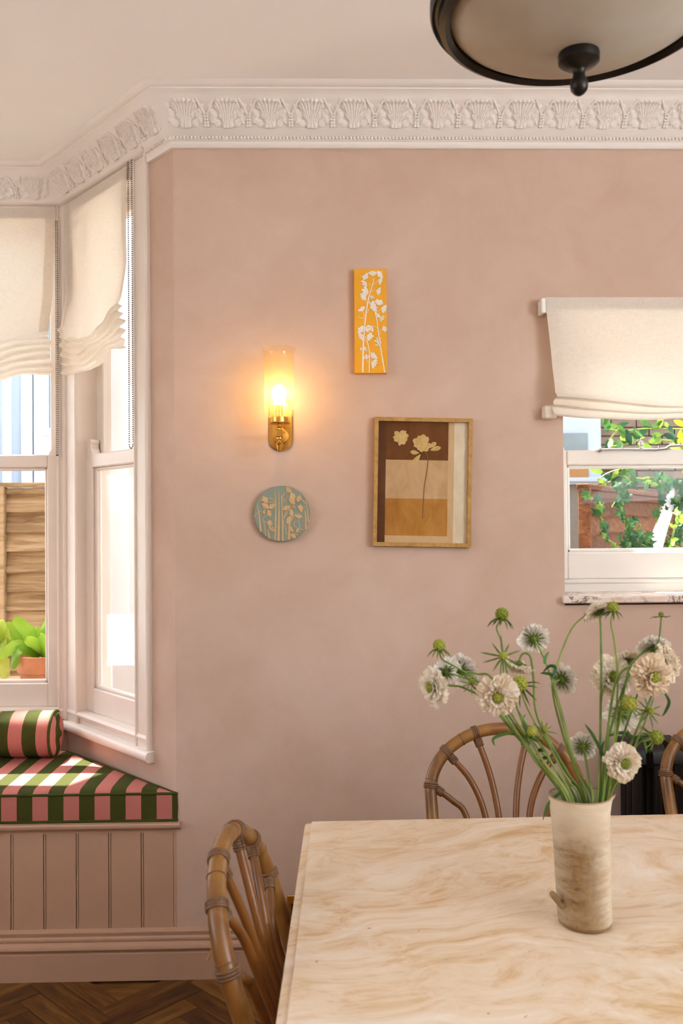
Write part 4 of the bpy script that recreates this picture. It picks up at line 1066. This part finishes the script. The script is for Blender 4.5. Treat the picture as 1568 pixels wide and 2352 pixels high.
FL = [
 # kind, head px, radius px, facing, path px from the vase, depth shift of the head, colour, label
 ('b', (997, 1578), 40, (-.78, -.6, .02), [(1302, 1850), (1250, 1765), (1185, 1690), (1120, 1612), (1070, 1582), (1040, 1575)], -.03, 'cream', 'cream scabious bloom facing left at the far left of the bunch'),
 ('b', (1022, 1542), 33, (-.25, .8, .35), [(1306, 1850), (1235, 1745), (1165, 1655), (1112, 1575), (1065, 1556)], .02, 'white', 'white scabious bloom seen from behind above the leftmost bloom'),
 ('b', (1057, 1538), 36, (.25, .85, .25), [(1312, 1850), (1245, 1745), (1175, 1640), (1128, 1556), (1098, 1548)], .05, 'white', 'white scabious bloom behind the star bud on the left'),
 ('b', (1142, 1597), 43, (-.12, -.97, -.12), [(1300, 1850), (1225, 1742), (1165, 1650)], -.06, 'cream', 'large cream scabious bloom with a green eye above the chair back'),
 ('b', (1224, 1465), 36, (.05, .80, .42), [(1362, 1850), (1322, 1760), (1285, 1620), (1262, 1545), (1240, 1492)], .04, 'white', 'white scabious bloom seen from behind, highest on the left'),
 ('b', (1190, 1528), 35, (-.30, .05, -.95), [(1345, 1850), (1300, 1770), (1235, 1650), (1225, 1560), (1219, 1512), (1207, 1500), (1196, 1506)], .03, 'cream', 'nodding cream scabious bloom on a hooked stem'),
 ('b', (1291, 1560), 34, (.55, .75, .1), [(1352, 1850), (1318, 1760), (1290, 1650), (1272, 1580), (1276, 1566)], .03, 'white', 'white scabious bloom turned away to the right in mid bunch'),
 ('b', (1374, 1404), 33, (-.25, .50, .75), [(1375, 1850), (1378, 1700), (1380, 1530), (1379, 1440)], .02, 'cream', 'tall cream scabious bloom just under the marble sill'),
 ('b', (1405, 1556), 46, (-.02, -.95, .25), [(1370, 1850), (1378, 1720), (1381, 1600)], .05, 'cream', 'wide cream scabious bloom left of the green-eyed one'),
 ('b', (1495, 1553), 44, (.22, -.95, -.03), [(1378, 1850), (1395, 1680), (1412, 1572), (1437, 1535), (1467, 1535)], -.05, 'cream', 'large cream scabious bloom with a green eye on the right'),
 ('b', (1530, 1520), 42, (.78, -.45, .35), [(1395, 1850), (1452, 1700), (1500, 1590)], .01, 'cream', 'cream scabious bloom facing right at the far right'),
 ('b', (1500, 1486), 37, (.12, .55, .75), [(1386, 1850), (1412, 1700), (1442, 1545), (1472, 1502)], .04, 'white', 'white scabious bloom turned up behind the right-hand blooms'),
 ('b', (1436, 1517), 34, (-.15, .55, .65), [(1382, 1850), (1397, 1700), (1428, 1590), (1450, 1538)], .07, 'cream', 'cream scabious bloom turned up behind the wide bloom'),
 ('b', (1426, 1640), 37, (.25, .85, -.25), [(1380, 1850), (1402, 1740), (1420, 1670)], .08, 'white', 'white scabious bloom low behind the right-hand stems'),
 ('b', (1338, 1714), 32, (.10, .90, .25), [(1360, 1850), (1352, 1790), (1345, 1745)], .05, 'white', 'white scabious bloom seen from behind low over the vase'),
 ('b', (1430, 1752), 40, (.12, -.97, .05), [(1386, 1850), (1402, 1805), (1420, 1765)], -.04, 'cream', 'cream scabious bloom in front of the black radiator'),
 ('g', (1008, 1482), 16, (0, 0, 1), [(1304, 1850), (1236, 1748), (1155, 1625), (1092, 1562), (1043, 1530), (1015, 1514)], 0, 'green', 'green scabious bud with drooping sepals at the upper left'),
 ('g', (1152, 1411), 17, (.1, 0, 1), [(1325, 1850), (1272, 1762), (1215, 1690), (1175, 1590), (1158, 1512), (1150, 1470), (1140, 1442)], 0, 'green', 'tallest green scabious bud on the left'),
 ('s', (1155, 1507), 15, (-.05, -.95, .3), [(1318, 1850), (1268, 1755), (1195, 1640), (1152, 1560)], -.02, 'green', 'green star-shaped scabious bud beside the nodding bloom'),
 ('g', (1193, 1570), 20, (-.5, -.5, .7), [(1340, 1850), (1290, 1760), (1228, 1660), (1202, 1605)], -.02, 'yellow', 'plump yellow-green scabious bud right of the large left bloom'),
 ('s', (1083, 1567), 10, (0, -.8, .6), [(1300, 1850), (1228, 1740), (1142, 1630), (1096, 1588)], -.03, 'green', 'small green star bud at the left of the bunch'),
 ('g', (1348, 1409), 9, (-.3, .6, .6), [(1345, 1850), (1296, 1700), (1268, 1580), (1285, 1510), (1312, 1445), (1338, 1418)], .05, 'green', 'small green bud on a thin arching stem'),
 ('g', (1407, 1395), 15, (0, 0, 1), [(1392, 1850), (1410, 1700), (1418, 1560), (1410, 1470), (1403, 1432)], 0, 'yellow', 'tall green scabious bud under the marble sill'),
 ('s', (1518, 1411), 9, (0, .1, 1), [(1388, 1850), (1422, 1720), (1462, 1600), (1500, 1510), (1513, 1468)], .02, 'green', 'small flat green bud at the upper right'),
 ('g', (1445, 1615), 19, (0, -.3, .9), [(1392, 1850), (1410, 1720), (1425, 1640), (1430, 1600), (1438, 1602)], -.04, 'yellow', 'plump yellow-green scabious bud at the right'),
 ('s', (1493, 1632), 13, (.1, -.9, .4), [(1396, 1850), (1442, 1750), (1476, 1670)], -.03, 'green', 'green star-shaped scabious bud at the far right'),
 ('s', (1250, 1675), 11, (.1, -.7, .7), [(1335, 1850), (1302, 1790), (1270, 1730)], -.03, 'green', 'green star bud in front of the chair spokes'),
 ('g', (1222, 1681), 13, (0, 0, 1), [(1325, 1850), (1286, 1785), (1248, 1718)], -.04, 'yellow', 'oval green bud in front of the chair hoop'),
 ('g', (1507, 1693), 18, (.9, -.2, .3), [(1392, 1850), (1420, 1800), (1450, 1730), (1478, 1698)], -.03, 'yellow', 'green scabious bud facing right over the radiator'),
]
LEAVES = {0: [[(1178, 1683), (1150, 1688), (1132, 1698), (1136, 1714)]], 3: [[(1206, 1700), (1210, 1680), (1200, 1655), (1207, 1640)]], 4: [[(1268, 1560), (1276, 1535), (1262, 1530), (1246, 1545)], [(1250, 1525), (1252, 1510), (1261, 1496)]],
 6: [[(1280, 1560), (1262, 1548), (1240, 1546)]], 9: [[(1526, 1592), (1536, 1612), (1528, 1634), (1520, 1645)]], 12: [[(1398, 1690), (1425, 1683), (1448, 1690), (1462, 1700)]], 28: [[(1455, 1695), (1472, 1692), (1482, 1712), (1484, 1732)]], 7: [[(1388, 1740), (1362, 1690), (1342, 1662)]], 1: [[(1300, 1812), (1275, 1830), (1256, 1852), (1246, 1885)]], 17: [[(1256, 1728), (1240, 1722), (1232, 1735)], [(1262, 1740), (1246, 1742), (1238, 1755)]], 20: [[(1120, 1612), (1140, 1600), (1150, 1606)]], 26: [[(1240, 1700), (1215, 1690), (1205, 1672)]], 13: [[(1400, 1760), (1380, 1730), (1388, 1700)]], 25: [[(1462, 1700), (1446, 1690), (1440, 1676)]]}
for i, (kind, hp, rp, fc_, path, dY, colr, label) in enumerate(FL):
    rnd = random.Random(i+40); k = 1.5/F_PX; r = rp*k*(1.06 if kind == 'b' else 1.0); Yh = Y0+dY
    hc = at(hp[0], hp[1], Yh); f, u, v = basis(fc_)
    # the stem starts inside the vase and leaves through its mouth
    bx = (path[0][0]-1340)/80
    p0 = Vector((vb.x-.008+bx*.016, vb.y+rnd.uniform(-.015, .02), TZ+.06)); n = len(path)
    ymouth = rnd.uniform(-.030, .028)
    pts = [p0]
    for j, (px, py) in enumerate(path):
        t = j/max(1, n); pts.append(at(px, py, lerp(Y0+ymouth, Yh, t)))
        if j == 0: pts[-1].x = min(max(pts[-1].x, vb.x-.045), vb.x+.034)
    base_c = hc-f*r*(.10 if kind == 'b' else .7)
    pts.append(base_c)
    root = thing('scabious_flower', (p0.x, p0.y, p0.z), label, 'flower', 'scabious stems in the stoneware vase')
    sp_ = spline(pts, 6); rr = .0021 if kind == 'b' else .0017
    obj('stem', MB().tube(sp_, [rr*(1.15-.35*q/len(sp_)) for q in range(len(sp_))], 7), A_['stem_green'], root, 60)
    if kind == 'b':
        pm = obj('petals', bloom_mesh(hc, f, r, rnd), A_['petal_cream' if colr == 'cream' else 'petal_white'], root, 80)
        obj('flower_centre', centre_mesh(hc, f, r, rnd), A_['floret_green'], root, 60)
        obj('sepals', sepals_mesh(hc-f*r*.10, f, r, 13, .66, rnd, .15, .065), A_['flower_green'], root, 60)
    else:
        obj('bud', bud_mesh(hc, r*(.72 if kind == 's' else .95), rnd), A_['floret_green'], root, 60)
        obj('sepals', sepals_mesh(hc-f*r*.55, f, r, 10, 3.0 if kind == 's' else 1.9, rnd, .1 if kind == 's' else .9, .17 if kind == 's' else .14), A_['flower_green'], root, 60)
    for lp in LEAVES.get(i, []):
        obj('leaf', leaf_mesh([at(px, py, Y0-.01+.006*j) for j, (px, py) in enumerate(lp)], .0032), A_['leaf_green'], root, 60)

# ================================================================== THE GARDEN
struct(obj('ground', MB().box(-14, 14, 3.9, 22, -.4, -.3), A_['paving'], smooth=0))
def fence(name, P, Q, z0, z1, mat, label, nb, post=True, postw=.09):
    """horizontal lapped boards between P and Q (plan points)"""
    P = Vector(P); Q = Vector(Q); d = (Q-P).normalized(); n = Vector((d.y, -d.x)); L = (Q-P).length
    if n.y > 0: n = -n
    S = lambda s_, o_, z_: (P.x+d.x*s_+n.x*o_, P.y+d.y*s_+n.y*o_, z_)
    root = thing(name, ((P.x+Q.x)/2, (P.y+Q.y)/2, z0), label, 'fence')
    rnd = random.Random(name+label); zz = z1-.055; bh = (zz-z0)/nb
    for k in range(nb):
        zt_ = zz-k*bh; zb2 = zt_-bh*1.10; m = MB(); ph = rnd.uniform(0, 6); am = rnd.uniform(.003, .012); fr = rnd.uniform(3, 7); nseg = 24; vs = []; fs = []
        for i in range(nseg+1):
            s_ = L*i/nseg; wv = am*math.sin(fr*s_+ph)+.4*am*math.sin(2.7*fr*s_+ph*2)
            vs += [S(s_, .004, zt_), S(s_, .002, zt_), S(s_, .036, zb2+wv), S(s_, .016, zb2+wv)]
        for i in range(nseg):
            for j in range(4): fs.append((i*4+j, i*4+(j+1) % 4, i*4+4+(j+1) % 4, i*4+4+j))
        fs += [(0, 1, 2, 3), tuple(nseg*4+j for j in (3, 2, 1, 0))]
        obj('fence_board', m.add(vs, fs), mat, root, 30)
    obj('capping_rail', MB().cbox(-.02, L+.02, -.02, .05, z1-.03, z1, .004, S), mat, root, 30)
    obj('top_rail', MB().cbox(0, L, .0, .034, z1-.075, z1-.034, .004, S), mat, root, 30)
    if post:
        for s_ in (0, L-.0):
            obj('fence_post', MB().cbox(s_-postw/2, s_+postw/2, -.01, .055, z0, z1-.025, .004, S), mat, root, 30)
    return root
# left-hand fence seen through the bay
FY = 5.6
xl0 = at(8, 1200, FY).x; ztop_ = at(60, 1109, FY).z
f1 = fence('garden_fence', (-1.585, FY), (xl0, FY), -.3, ztop_, A_['fence_wood'], 'weathered lapped board fence outside the bay window', 16, True, .045)
f1b = fence('garden_fence', (xl0-.05, FY), (xl0-1.9, FY), -.3, ztop_, A_['fence_wood'], 'next fence panel left of the slim post outside the bay', 16, False)
# right-hand side fence running away from the house
zr = 1.64
pr0 = at(1334, 1200, 5.0); dirr = Vector((1.01, 1.67)).normalized()
f2 = fence('garden_fence', (pr0.x, pr0.y), (pr0.x+dirr.x*3.0, pr0.y+dirr.y*3.0), -.3, zr, A_['fence_orange'], 'orange-brown board fence behind the ivy outside the small window', 17, True, .045)
# neighbouring house: white rendered, turned, shading the garden; its parapet bounds the sun on the seat
c_pt = Vector((-.948, 3.215, .582)); dist = 4.0
edge_c = c_pt-SUN_H*dist+Vector((0, 0, dist*math.tan(SUN_E)))
hd = Vector((.88, .47)).normalized(); hn = Vector((hd.y, -hd.x))          # facade direction and outward normal
HS = lambda s_, o_, z_: (edge_c.x+hd.x*s_+hn.x*o_, edge_c.y+hd.y*s_+hn.y*o_, z_)
house = thing('neighbour_house', (edge_c.x, edge_c.y, -.3), 'white rendered neighbouring house above the fence', 'house')
obj('house_wall', MB().box(-.8, 3.2, -5, 0, -.3, edge_c.z, HS), A_['render_blue'], house, 0)
def hs_of(px):      # where a sight line meets the facade
    d = ray(px, 1000); k = d.x/d.y; return ((k*edge_c.y-edge_c.x)/(hd.x-k*hd.y))
s_a, s_b = hs_of(76), hs_of(135)+.55
def hz(px, py):
    s_ = hs_of(px); Y = edge_c.y+hd.y*s_; return at(px, py, Y).z
wf = obj('window_frame', MB().cbox(s_a, s_b, -.02, .06, hz(100, 1112), 3.7, .01, HS), A_['render_white'], house, 30)
obj('pane', MB().box(hs_of(109), s_b-.12, .055, .066, hz(115, 985), 3.5, HS), A_['far_pane'], wf, 0)
obj('pane', MB().box(hs_of(115), s_b-.14, .055, .068, hz(115, 1110), hz(115, 1003), HS), A_['far_pane'], wf, 0)
obj('meeting_rail', MB().cbox(s_a+.03, s_b, .05, .10, hz(115, 1003), hz(115, 986), .006, HS), A_['render_white'], wf, 30)
for a_, b_ in ((5, 24), (48, 72)):
    obj('pilaster', MB().cbox(hs_of(a_), hs_of(b_), -.01, .05, -.3, edge_c.z-.3, .01, HS), A_['render_white'], house, 30)
# white garden wall close to the angled window
g1 = thing('garden_wall', (-.9, 4.7, -.3), 'tall white garden wall close outside the angled bay window', 'wall')
xg = at(246, 1200, 4.6).x
obj('wall_face', MB().cbox(xg, -.55, 4.6, 4.8, -.3, 3.6, .01), A_['render_white'], g1, 30)
obj('return_wall', MB().cbox(-1.335, xg-.010, 4.72, 4.9, -.3, 3.6, .01), A_['render_white'], g1, 30)
obj('pier', MB().cbox(at(292, 1200, 4.55).x, -.56, 4.55, 4.62, -.3, 3.6, .008), A_['render_white'], g1, 30)
zl = at(280, 1518, 4.5).z
obj('plinth', MB().cbox(at(262, 1500, 4.5).x, -.56, 4.42, 4.6, -.3, zl, .01), A_['render_white'], g1, 30)
# neighbouring house behind the small window
h2 = thing('neighbour_house', (2.6, 7.6, -.3), 'pale brick neighbouring house behind the ivy', 'house')
m = MB().box(1.3, 5.2, 7.66, 9, -.3, 5.0); obj('house_wall', m, A_['soil'] if False else simple('mortar', '7d7265', .9, 0, .08, 30, .1), h2, 0)
simple('pale_brick', '766352', .9, 0, .22, 9, .15)
xa = at(1378, 1100, 7.6).x; br0 = None; k = 0
zA, zB = at(1450, 1180, 7.6).z, at(1450, 965, 7.6).z
row = 0; z = zA
while z < zB:
    x = xa+(0 if row % 2 else -.11)
    while x < at(1600, 1100, 7.6).x:
        m = MB().cbox(max(x, xa), x+.212, 7.63, 7.67, z, z+.065, .004)
        obj('brick', m, A_['pale_brick'], h2, 0); x += .222
    z += .075; row += 1
x0, x1 = at(1285, 1000, 7.6).x, at(1377, 1000, 7.6).x
simple('painted_grey', 'aeb5bb', .6, 0, .05, 5)
wf2 = obj('window_frame', MB().cbox(x0, x1, 7.56, 7.67, at(1340, 1112, 7.6).z, at(1340, 900, 7.6).z, .01), A_['painted_grey'], h2, 30)
def pane2(xa_, ya, xb_, yb, mat):
    p, q_ = at(xa_, ya, 7.55), at(xb_, yb, 7.55); obj('pane', MB().box(p.x, q_.x, 7.552, 7.566, q_.z, p.z), mat, wf2, 0)
simple('pane_grey', '6d7572', .15, 0, .2, 3); simple('pane_reflection', 'a06a2e', .3, 0, .15, 5)  # the amber is a reflection painted into the lower pane
pane2(1290, 995, 1350, 1040, A_['pane_grey']); pane2(1290, 1072, 1352, 1097, A_['pane_reflection'])
obj('window_sill', MB().cbox(x0-.05, x1+.03, 7.5, 7.66, at(1340, 1107, 7.6).z, at(1340, 1098, 7.6).z, .005), A_['painted_grey'], wf2, 30)
simple('wedge_white', 'c9cac6', .7, 0, .05, 6)
# white wedge-shaped board leaning among the ivy
wp = [(1547, 1104), (1551, 1160), (1534, 1212), (1513, 1290), (1498, 1290), (1500, 1225)]
wm = MB(); pts = [at(x, y, 5.35+(1290-y)*.0006) for x, y in wp]; n = len(pts)
wm.add(pts+[p+Vector((.004, .03, 0)) for p in pts], [tuple(range(n)), tuple(reversed(range(n, 2*n)))]+[(i, (i+1) % n, n+(i+1) % n, n+i) for i in range(n)])
bot = min(p.z for p in pts); 
wm.box(pts[4].x, pts[3].x, pts[3].y, pts[3].y+.03, -.3, bot+.01)
tag(obj('leaning_board', wm, A_['wedge_white'], smooth=0), 'white wedge-shaped board standing among the ivy', 'board')
# ivy
def ivy_leaf_mb(l):
    pts = []
    for i in range(20):
        a_ = 2*PI*i/20; lob = [1.0, .55, .5, .62, .8, .5, .42, .5, .62, .45, .30, .45, .62, .5, .42, .5, .8, .62, .5, .55][i]
        pts.append((math.sin(a_)*lob*l*.82, 0, math.cos(a_)*lob*l))
    m = MB(); vs = [(x, -.10*abs(x), z) for x, _, z in pts]+[(0, -.012*l/.05, 0)]
    return m.add(vs, [(i, (i+1) % 20, 20) for i in range(20)])
def lance_leaf_mb(l):
    vs = []; fs = []; n = 7
    for i in range(n+1):
        t = i/n; w_ = .22*l*math.sin(PI*min(1, .06+.94*t))**.8; z = l*t; y = -.25*l*t*t
        vs += [(-w_, y, z), (0, y-.03*l, z), (w_, y, z)]
    for i in range(n):
        for k_ in (0, 1): fs.append((i*3+k_, i*3+k_+1, i*3+4+k_, i*3+3+k_))
    return MB().add(vs, fs)
def vine(name, label, cat, paths, Y, size, mats, shape, step, rnd, jitter=10):
    p = at(paths[0][0][0], paths[0][0][1], Y); lowest = max((q for pa in paths for q in pa), key=lambda q: q[1])
    root = thing(name, (p.x, Y, -.3), label, cat); protos = {}
    for pa in paths:
        sp_ = spline([at(x, y, Y+rnd.uniform(-.03, .03)) for x, y in pa], 6)
        obj('vine_stem', MB().tube(sp_, .005, 5), A_['stem_green'], root, 60)
        L = sum((sp_[i+1]-sp_[i]).length for i in range(len(sp_)-1)); n = max(2, int(L/step))
        for k_ in range(n):
            q = sp_[int(k_/n*(len(sp_)-1))]+Vector((rnd.uniform(-1, 1), rnd.uniform(-.8, .2), rnd.uniform(-1, 1)))*jitter*.0024
            mt = rnd.choice(mats)
            if mt not in protos:
                o = obj('leaf', shape(size), A_[mt], None, 60, base=False); o.parent = root; protos[mt] = o
            else: o = protos[mt].copy(); COL.objects.link(o)
            o.location = q-wpos(root); o.rotation_euler = (rnd.uniform(-.6, .5), rnd.uniform(-.7, .7), rnd.uniform(-.7, .7)); o.rotation_euler.y += rnd.choice((0, PI, PI*.8, 1.2, -1.2)); s_ = rnd.uniform(.7, 1.25); o.scale = (s_, s_, s_)
    return root
rv = random.Random(11)
vine('ivy_vine', 'trailing ivy strand hanging left on the orange-brown fence', 'ivy', [[(1345, 1143), (1368, 1150), (1376, 1180), (1388, 1205), (1392, 1235), (1410, 1250), (1415, 1275)]], 4.95, .050, ['ivy_leaf', 'ivy_leaf', 'ivy_bright'], ivy_leaf_mb, .030, rv, 8)
vine('ivy_vine', 'thick ivy strand in the middle of the orange-brown fence', 'ivy', [[(1425, 1115), (1432, 1140), (1428, 1170), (1436, 1205), (1445, 1240), (1455, 1270)], [(1415, 1150), (1405, 1165)], [(1450, 1200), (1455, 1235), (1470, 1205)], [(1430, 1255), (1470, 1250), (1490, 1262), (1500, 1270)], [(1440, 1275), (1465, 1268), (1490, 1278)], [(1425, 1240), (1450, 1252), (1480, 1240), (1498, 1245)], [(1445, 1262), (1475, 1278), (1500, 1282)]], 5.10, .048, ['ivy_leaf'], ivy_leaf_mb, .024, rv, 12)
vine('ivy_vine', 'dark ivy covering the fence at the right edge', 'ivy', [[(1500, 1100), (1520, 1130), (1515, 1170), (1505, 1195)], [(1545, 1110), (1560, 1150), (1555, 1200), (1560, 1250)], [(1520, 1225), (1545, 1235), (1568, 1240)], [(1515, 1262), (1540, 1270), (1570, 1275)], [(1575, 1110), (1585, 1180), (1590, 1260)], [(1515, 1105), (1540, 1112), (1565, 1105)], [(1555, 1130), (1568, 1170), (1575, 1215)], [(1525, 1245), (1550, 1255), (1572, 1258)]], 5.45, .052, ['ivy_leaf'], ivy_leaf_mb, .026, rv, 16)
vine('leafy_climber', 'bright leafy climber on top of the fence', 'climber', [[(1378, 1098), (1400, 1085), (1430, 1078), (1455, 1085)], [(1395, 1108), (1430, 1105), (1470, 1110), (1500, 1112)], [(1420, 1072), (1450, 1095), (1480, 1100)]], 5.3, .070, ['ivy_leaf', 'ivy_bright', 'leaf_green'], lance_leaf_mb, .024, rv, 14)
vine('leafy_climber', 'hanging leafy branch behind the upper pane of the small window', 'climber', [[(1390, 985), (1430, 990), (1480, 985), (1530, 985), (1570, 985)], [(1405, 1025), (1440, 1020), (1480, 1005)], [(1500, 1005), (1530, 1012), (1550, 1010)], [(1395, 1015), (1420, 985)]], 5.6, .09, ['ivy_leaf', 'ivy_bright', 'leaf_green'], lance_leaf_mb, .028, rv, 16)
vine('yellow_shrub', 'bright yellow-leaved shrub at the right edge of the window', 'shrub', [[(1566, 985), (1568, 1020), (1572, 1060), (1570, 1090)], [(1580, 970), (1590, 1040), (1585, 1090)]], 5.5, .09, ['yellow_leaf'], lance_leaf_mb, .04, rv, 14)
vine('flowering_spurge', 'pale green spurge stem in front of the white board', 'plant', [[(1535, 1275), (1545, 1230), (1556, 1190), (1562, 1175)], [(1556, 1185), (1545, 1178)], [(1560, 1190), (1570, 1180)]], 5.0, .05, ['lime_leaf', 'ivy_bright'], lance_leaf_mb, .03, rv, 8)

# potted fern on a bench outside the bay
BT = .66
bench = thing('garden_bench', (-1.5, 4.2, -.3), 'plain wooden garden bench below the bay window', 'bench')
for k in range(7): obj('bench_slat', MB().cbox(-2.3, -1.2, 3.80+k*.118, 3.80+k*.118+.108, BT-.03, BT, .004), A_['fence_wood'], bench, 30)
for x in (-2.2, -1.3):
    for y in (3.86, 4.55): obj('leg', MB().cbox(x, x+.06, y, y+.06, -.3, BT-.03, .004), A_['fence_wood'], bench, 30)
PY = 4.0; pl = at(41, 1503, PY); prd = .115; pc_ = Vector((pl.x+prd, PY, BT)); ph_ = pl.z-BT
pot = tag(obj('terracotta_pot', MB().lathe([(.0001, 0), (prd*.70, 0), (prd*.72, .004), (prd*.90, ph_*.60), (prd*.90, ph_*.61), (prd*.98, ph_*.63), (prd, ph_*.99), (prd*.985, ph_), (prd*.9, ph_), (prd*.88, ph_*.9), (.0001, ph_*.88)], pc_, 40), A_['terracotta'], smooth=40), 'weathered terracotta pot on the bench outside the bay window', 'pot')
def fern_leaf(root, pts, wd, mat, rnd, nm='frond'):
    P_ = spline(pts, 6); n = len(P_); vs = []; fs = []; ph = rnd.uniform(0, 6)
    for i, p in enumerate(P_):
        t = i/(n-1); tn = (P_[min(i+1, n-1)]-P_[max(i-1, 0)]).normalized()
        view = (p-CAM).normalized() if False else Vector((.25, .95, -.2)).normalized()
        sd = tn.cross(view); sd = sd.normalized() if sd.length > .05 else Vector((1, 0, 0)); w_ = wd*(.35+.65*math.sin(PI*min(1, .1+.8*t)))*(1 if t < .9 else math.sqrt(max(0.02, (1-t)/.1)))
        for j, q in enumerate((-1, -.5, 0, .5, 1)):
            vs.append(p+sd*q*w_*(1+.08*math.sin(i*1.9+ph+j))+view*(.22*w_*abs(q)+.22*w_*math.sin(i*1.3+ph+q*2)*abs(q)))
    for i in range(n-1):
        for k_ in range(4): fs.append((i*5+k_, i*5+k_+1, i*5+6+k_, i*5+5+k_))
    obj(nm, MB().add(vs, fs), A_[mat], root, 70)
fern = thing('hart_tongue_fern', (pc_.x, pc_.y, BT+ph_*.9), 'strap-leaved green fern growing in the terracotta pot', 'fern')
rf = random.Random(3); cx_, cy_ = 92, 1503
for tip, mid, wd, dy in (((32, 1418), (66, 1458), .034, -.02), ((8, 1432), (52, 1462), .030, .05), ((118, 1408), (104, 1450), .030, .05), ((128, 1440), (112, 1470), .026, -.04), ((62, 1462), (80, 1486), .034, -.08), ((100, 1455), (96, 1485), .034, -.10), ((126, 1528), (112, 1490), .034, -.12), ((30, 1538), (44, 1492), .026, -.12), ((-6, 1512), (40, 1484), .030, -.10), ((-20, 1480), (36, 1466), .030, .0), ((140, 1420), (122, 1455), .03, .06), ((84, 1438), (88, 1470), .026, .06)):
    pts = [at(cx_, cy_+4, PY), at(mid[0], mid[1], PY+dy*.6), at(tip[0], tip[1], PY+dy)]
    fern_leaf(fern, pts, wd, 'fern_leaf', rf)
pot2 = tag(obj('terracotta_pot', MB().lathe([(.0001, 0), (.06, 0), (.078, .09), (.085, .092), (.086, .13), (.076, .13), (.07, .11), (.0001, .11)], (pc_.x-.34, 4.05, BT), 32), A_['terracotta'], smooth=40), 'small terracotta pot left of the fern pot, at the frame edge', 'pot')
hb = thing('lime_heuchera', (pc_.x-.34, 4.05, BT+.11), 'lime-yellow leafy plant left of the fern', 'plant')
for tip, mid, wd in (((10, 1425), (-10, 1460), .035), ((22, 1452), (0, 1470), .04), ((-5, 1440), (-15, 1470), .04), ((15, 1475), (-5, 1480), .045), ((30, 1470), (5, 1485), .03), ((-20, 1420), (-20, 1450), .04), ((12, 1560), (0, 1520), .035), ((0, 1500), (-12, 1500), .045)):
    fern_leaf(hb, [at(-24, 1512, 4.05), at(mid[0], mid[1], 4.0), at(tip[0], tip[1], 3.97)], wd, 'lime_leaf', rf, 'leaf')
